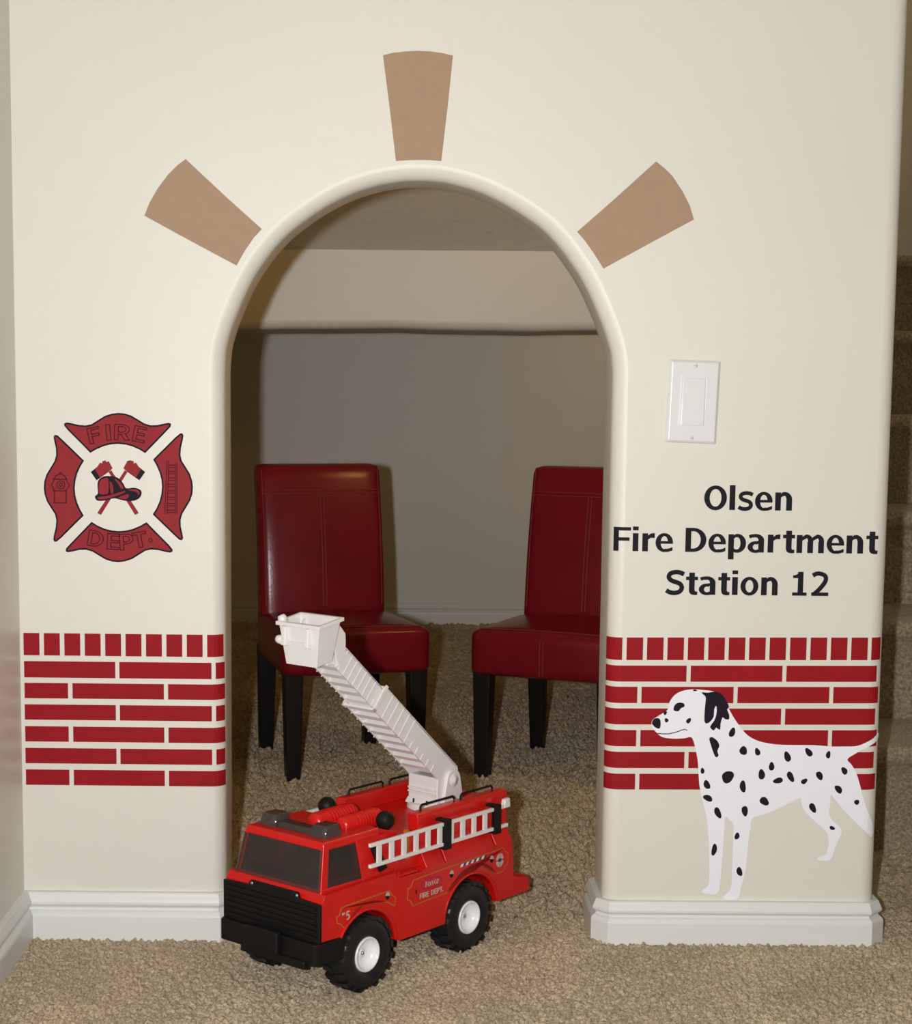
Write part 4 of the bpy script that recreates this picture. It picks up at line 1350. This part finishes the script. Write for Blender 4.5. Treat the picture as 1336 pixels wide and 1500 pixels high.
for k in range(10):
    u0 = -0.0862 - k * 0.0057
    z0 = 0.1186 + k * 0.00019
    side_print('printed_stripe', [(u0, z0), (u0 - 0.0057, z0 + 0.00019), (u0 - 0.0057 - 0.0030, z0 + 0.0042), (u0 - 0.0030, z0 + 0.0040)], M['print_blue'] if k % 2 else M['white'], 0.0004)

# ---- turret, boom, bucket
TU, TV = -0.1320, 0.0
tur = MB().lathe([(0.0, 0.0085), (0.0330, 0.0085), (0.0360, 0.0070), (0.0372, 0.0)], (TU, TV, 0.1812), (0, 0, 1), 40).build('turret', M['white'], truck)
MB().hexa([(TU - 0.018, -0.0285, 0.188), (TU + 0.0290, -0.0285, 0.188), (TU + 0.0290, 0.0285, 0.188), (TU - 0.018, 0.0285, 0.188)], [(TU - 0.014, -0.0270, 0.196), (TU + 0.0240, -0.0270, 0.196), (TU + 0.0240, 0.0270, 0.196), (TU - 0.014, 0.0270, 0.196)]).build('turret_base', M['white'], tur, bevel=0.0015)
MB().box(TU + 0.0020, TU + 0.0230, -0.0268, 0.0268, 0.1900, 0.2290).build('turret_front', M['white'], tur, bevel=0.002)
for z in (0.2035, 0.2090):
    MB().box(TU + 0.0225, TU + 0.0265, -0.0250, 0.0250, z, z + 0.0024).build('ledge', M['white'], tur, bevel=0.0006)
for y in (-0.012, 0.012):
    MB().box(TU + 0.0270, TU + 0.0296, y - 0.0006, y + 0.0006, 0.1895, 0.1955).build('slot', M['black'], tur)
for sy in (-1, 1):
    ck = [(TU - 0.0280, 0.188), (TU + 0.0170, 0.188), (TU + 0.0120, 0.2080)] + arc_pts(-0.1385, 0.2225, 0.0150, 20, 165, 10) + [(TU - 0.0255, 0.2060)]
    c_ = MB().prism(ck, lambda u, z: (u, sy * 0.0265, z), lambda u, z: (u, sy * 0.0325, z)).build('turret_cheek', M['white'], tur, bevel=0.0012)
    MB().lathe([(0.0, 0.0030), (0.0040, 0.0026), (0.0050, 0.0010), (0.0085, 0.0010), (0.0095, 0.0)], (-0.1385, sy * 0.0325, 0.2225), (0, sy, 0), 20).build('pivot_boss', M['white'], c_)
BA = math.atan2(0.1113, 0.1284)                  # boom elevation
bd, bn = Vector((math.cos(BA), 0, math.sin(BA))), Vector((-math.sin(BA), 0, math.cos(BA)))
B0 = Vector((-0.1031, 0, 0.2337))                # rear end of the lower edge of the lower section


def boom_pt(o, s, v, h): return tuple(o + bd * s + Vector((0, v, 0)) + bn * h)


def boom_section(name, o, L, hw_, ht, s_taper, nrib, rib_from):
    """U-channel arm: two side walls, top plate, rungs across the open underside, ribs on the sides"""
    t = 0.0035
    def slab(mb, s0, s1, v0, v1, h0, h1, back=0.0):
        a = [boom_pt(o, s0 - back * h0, v0, h0), boom_pt(o, s1, v0, h0), boom_pt(o, s1, v1, h0), boom_pt(o, s0 - back * h0, v1, h0)]
        b = [boom_pt(o, s0 - back * h1, v0, h1), boom_pt(o, s1, v0, h1), boom_pt(o, s1, v1, h1), boom_pt(o, s0 - back * h1, v1, h1)]
        return mb.hexa(a, b)
    arm = slab(MB(), s_taper, L, -hw_, hw_, ht - t, ht).build(name, M['white'], truck, bevel=0.0008)
    for sy in (-1, 1):
        p = [(-0.048, 0.014), (-0.042, 0.004), (-0.022, -0.001), (0.006, 0.0), (L, 0.0), (L, ht), (s_taper, ht), (-0.045, 0.028)] if s_taper < 0 else [(s_taper, 0.0), (L, 0.0), (L, ht), (s_taper, ht)]
        MB().prism(p, lambda s, h: boom_pt(o, s, sy * (hw_ - t), h), lambda s, h: boom_pt(o, s, sy * hw_, h)).build('boom_side', M['white'], arm, bevel=0.0006)
    for k in range(nrib):
        s = rib_from + (L - 0.006 - rib_from) * k / max(1, nrib - 1)
        full = s > L * 0.45 or nrib < 8
        for sy in (-1, 1):
            slab(MB(), s - 0.0008, s + 0.0008, sy * hw_, sy * (hw_ + 0.0009), -0.0012, ht - 0.002 if full else 0.010).build('boom_rib', M['white'], arm)
    n = max(4, int((L - 0.02) / 0.0168))
    for k in range(n):
        s = 0.016 + (L - 0.022) * k / (n - 1)
        slab(MB(), s - 0.0040, s + 0.0040, -hw_ + t * 0.5, hw_ - t * 0.5, 0.0005, 0.0065).build('rung', M['white'], arm)
    slab(MB(), max(0.004, s_taper), L - 0.002, -hw_ + t * 0.6, hw_ - t * 0.6, 0.0150, 0.0170).build('inner_plate', M['white'], arm)
    if name == 'upper_boom': return arm
    slab(MB(), L - 0.0035, L + 0.0015, -hw_ - 0.0022, hw_ + 0.0022, -0.0022, 0.0012).build('collar', M['white'], arm)
    for sy in (-1, 1):
        slab(MB(), L - 0.0035, L + 0.0015, sy * hw_, sy * (hw_ + 0.0022), -0.0022, ht + 0.001).build('collar', M['white'], arm)
    return arm


L1 = 0.170
boom_section('lower_boom', B0, L1, 0.0270, 0.0370, -0.034, 11, 0.012)
O2 = B0 + bd * 0.120 + bn * 0.0030
L2 = 0.2650 - 0.120
boom_section('upper_boom', O2, L2, 0.0228, 0.0310, 0.0, 8, 0.054)
tip = O2 + bd * L2

# bucket: tapered tub, rim, ribs, hinge bracket; leans slightly forward
bk = empty('bucket', (0, 0, 0), parent=truck)
RF, RB, BF, BB_ = 0.1410, 0.0980, 0.1350, 0.1060           # rim front/back, bottom front/back (u)
ZR, ZB = 0.4665, 0.4130
tilt = lambda u: (0.1410 - u) * 0.17                      # back edge sits higher


def tub(ri, bi, zr, zb, grow=0.0):
    top = [(RB - ri, -0.0370 - ri, zr + tilt(RB)), (RF + ri, -0.0370 - ri, zr), (RF + ri, 0.0370 + ri, zr), (RB - ri, 0.0370 + ri, zr + tilt(RB))]
    bot = [(BB_ - bi, -0.0270 - bi, zb + tilt(BB_)), (BF + bi, -0.0270 - bi, zb), (BF + bi, 0.0270 + bi, zb), (BB_ - bi, 0.0270 + bi, zb + tilt(BB_))]
    return bot, top


bo_, to_ = tub(-0.0012, 0.0, ZR, ZB)
bi_, ti_ = tub(-0.0040, -0.0025, ZR, ZB + 0.003)
mb = MB()
mb.add(bo_ + to_, [(3, 2, 1, 0), (0, 1, 5, 4), (1, 2, 6, 5), (2, 3, 7, 6), (3, 0, 4, 7)])
mb.add(bi_ + ti_, [(0, 1, 2, 3), (0, 4, 5, 1), (1, 5, 6, 2), (2, 6, 7, 3), (3, 7, 4, 0)])
mb.add(to_ + ti_, [(0, 1, 5, 4), (1, 2, 6, 5), (2, 3, 7, 6), (3, 0, 4, 7)])
mb.build('tub', M['white'], bk, bevel=0.0008, angle=20)
ro, _ = tub(0.0, 0.0, ZR, ZB)
top_o = [(RB - 0.0018, -0.0388), (RF + 0.0018, -0.0388), (RF + 0.0018, 0.0388), (RB - 0.0018, 0.0388)]
top_i = [(RB + 0.0030, -0.0340), (RF - 0.0030, -0.0340), (RF - 0.0030, 0.0340), (RB + 0.0030, 0.0340)]
rim_v = [(u, y, ZR + tilt(u) + dz) for dz in (-0.0030, 0.0018) for (u, y) in top_o + top_i]
mb = MB()
for i in range(4):
    j = (i + 1) % 4
    mb.add([rim_v[i], rim_v[j], rim_v[4 + j], rim_v[4 + i], rim_v[8 + i], rim_v[8 + j], rim_v[12 + j], rim_v[12 + i]], [(3, 2, 1, 0), (4, 5, 6, 7), (0, 1, 5, 4), (2, 3, 7, 6)])
mb.build('rim', M['white'], bk, bevel=0.0006)
for y in (-0.0240, 0.0165):                               # lamps moulded on the front of the tub
    MB().hexa([(0.1375, y - 0.004, 0.4370), (0.1450, y - 0.004, 0.4385), (0.1450, y + 0.004, 0.4385), (0.1375, y + 0.004, 0.4370)],
              [(0.1390, y - 0.003, 0.4630), (0.1430, y - 0.003, 0.4630), (0.1430, y + 0.003, 0.4630), (0.1390, y + 0.003, 0.4630)]).build('moulded_bracket', M['white'], bk, bevel=0.001)
MB().box(0.1375, 0.1402, -0.0285, 0.0215, 0.4425, 0.4440).build('moulded_line', M['white'], bk)
MB().lathe([(0.0, 0.004), (0.0045, 0.0036), (0.006, 0.0), (0.006, -0.006), (0.0, -0.007)], (0.1345, -0.0350, 0.4720), (0.3, -0.3, 0.9), 16).build('lamp', M['white'], bk)
MB().lathe([(0.0, 0.005), (0.0045, 0.0042), (0.006, 0.0), (0.006, -0.008), (0.0, -0.009)], (0.1365, -0.0375, 0.4440), (0.2, -0.9, 0.1), 16).build('lamp', M['white'], bk)
for sy in (-1, 1):                                        # hinge plates between boom tip and tub
    pl = [(tip.x - 0.016, tip.z + 0.014), (tip.x - 0.004, tip.z + 0.001), (0.0960, 0.4180), (0.0985, 0.4330), (0.1040, 0.4500), (0.1090, 0.4665), (0.1000, 0.4705), (0.0885, 0.4620), (0.0790, 0.4515), (0.0785, 0.4400)]
    MB().prism(pl, lambda u, z: (u, sy * 0.0215, z), lambda u, z: (u, sy * 0.0255, z)).build('hinge_plate', M['white'], bk, bevel=0.0008)
MB().box(tip.x - 0.006, 0.1080, -0.0200, 0.0200, tip.z + 0.002, tip.z + 0.016).build('hinge_block', M['white'], bk, bevel=0.0015)
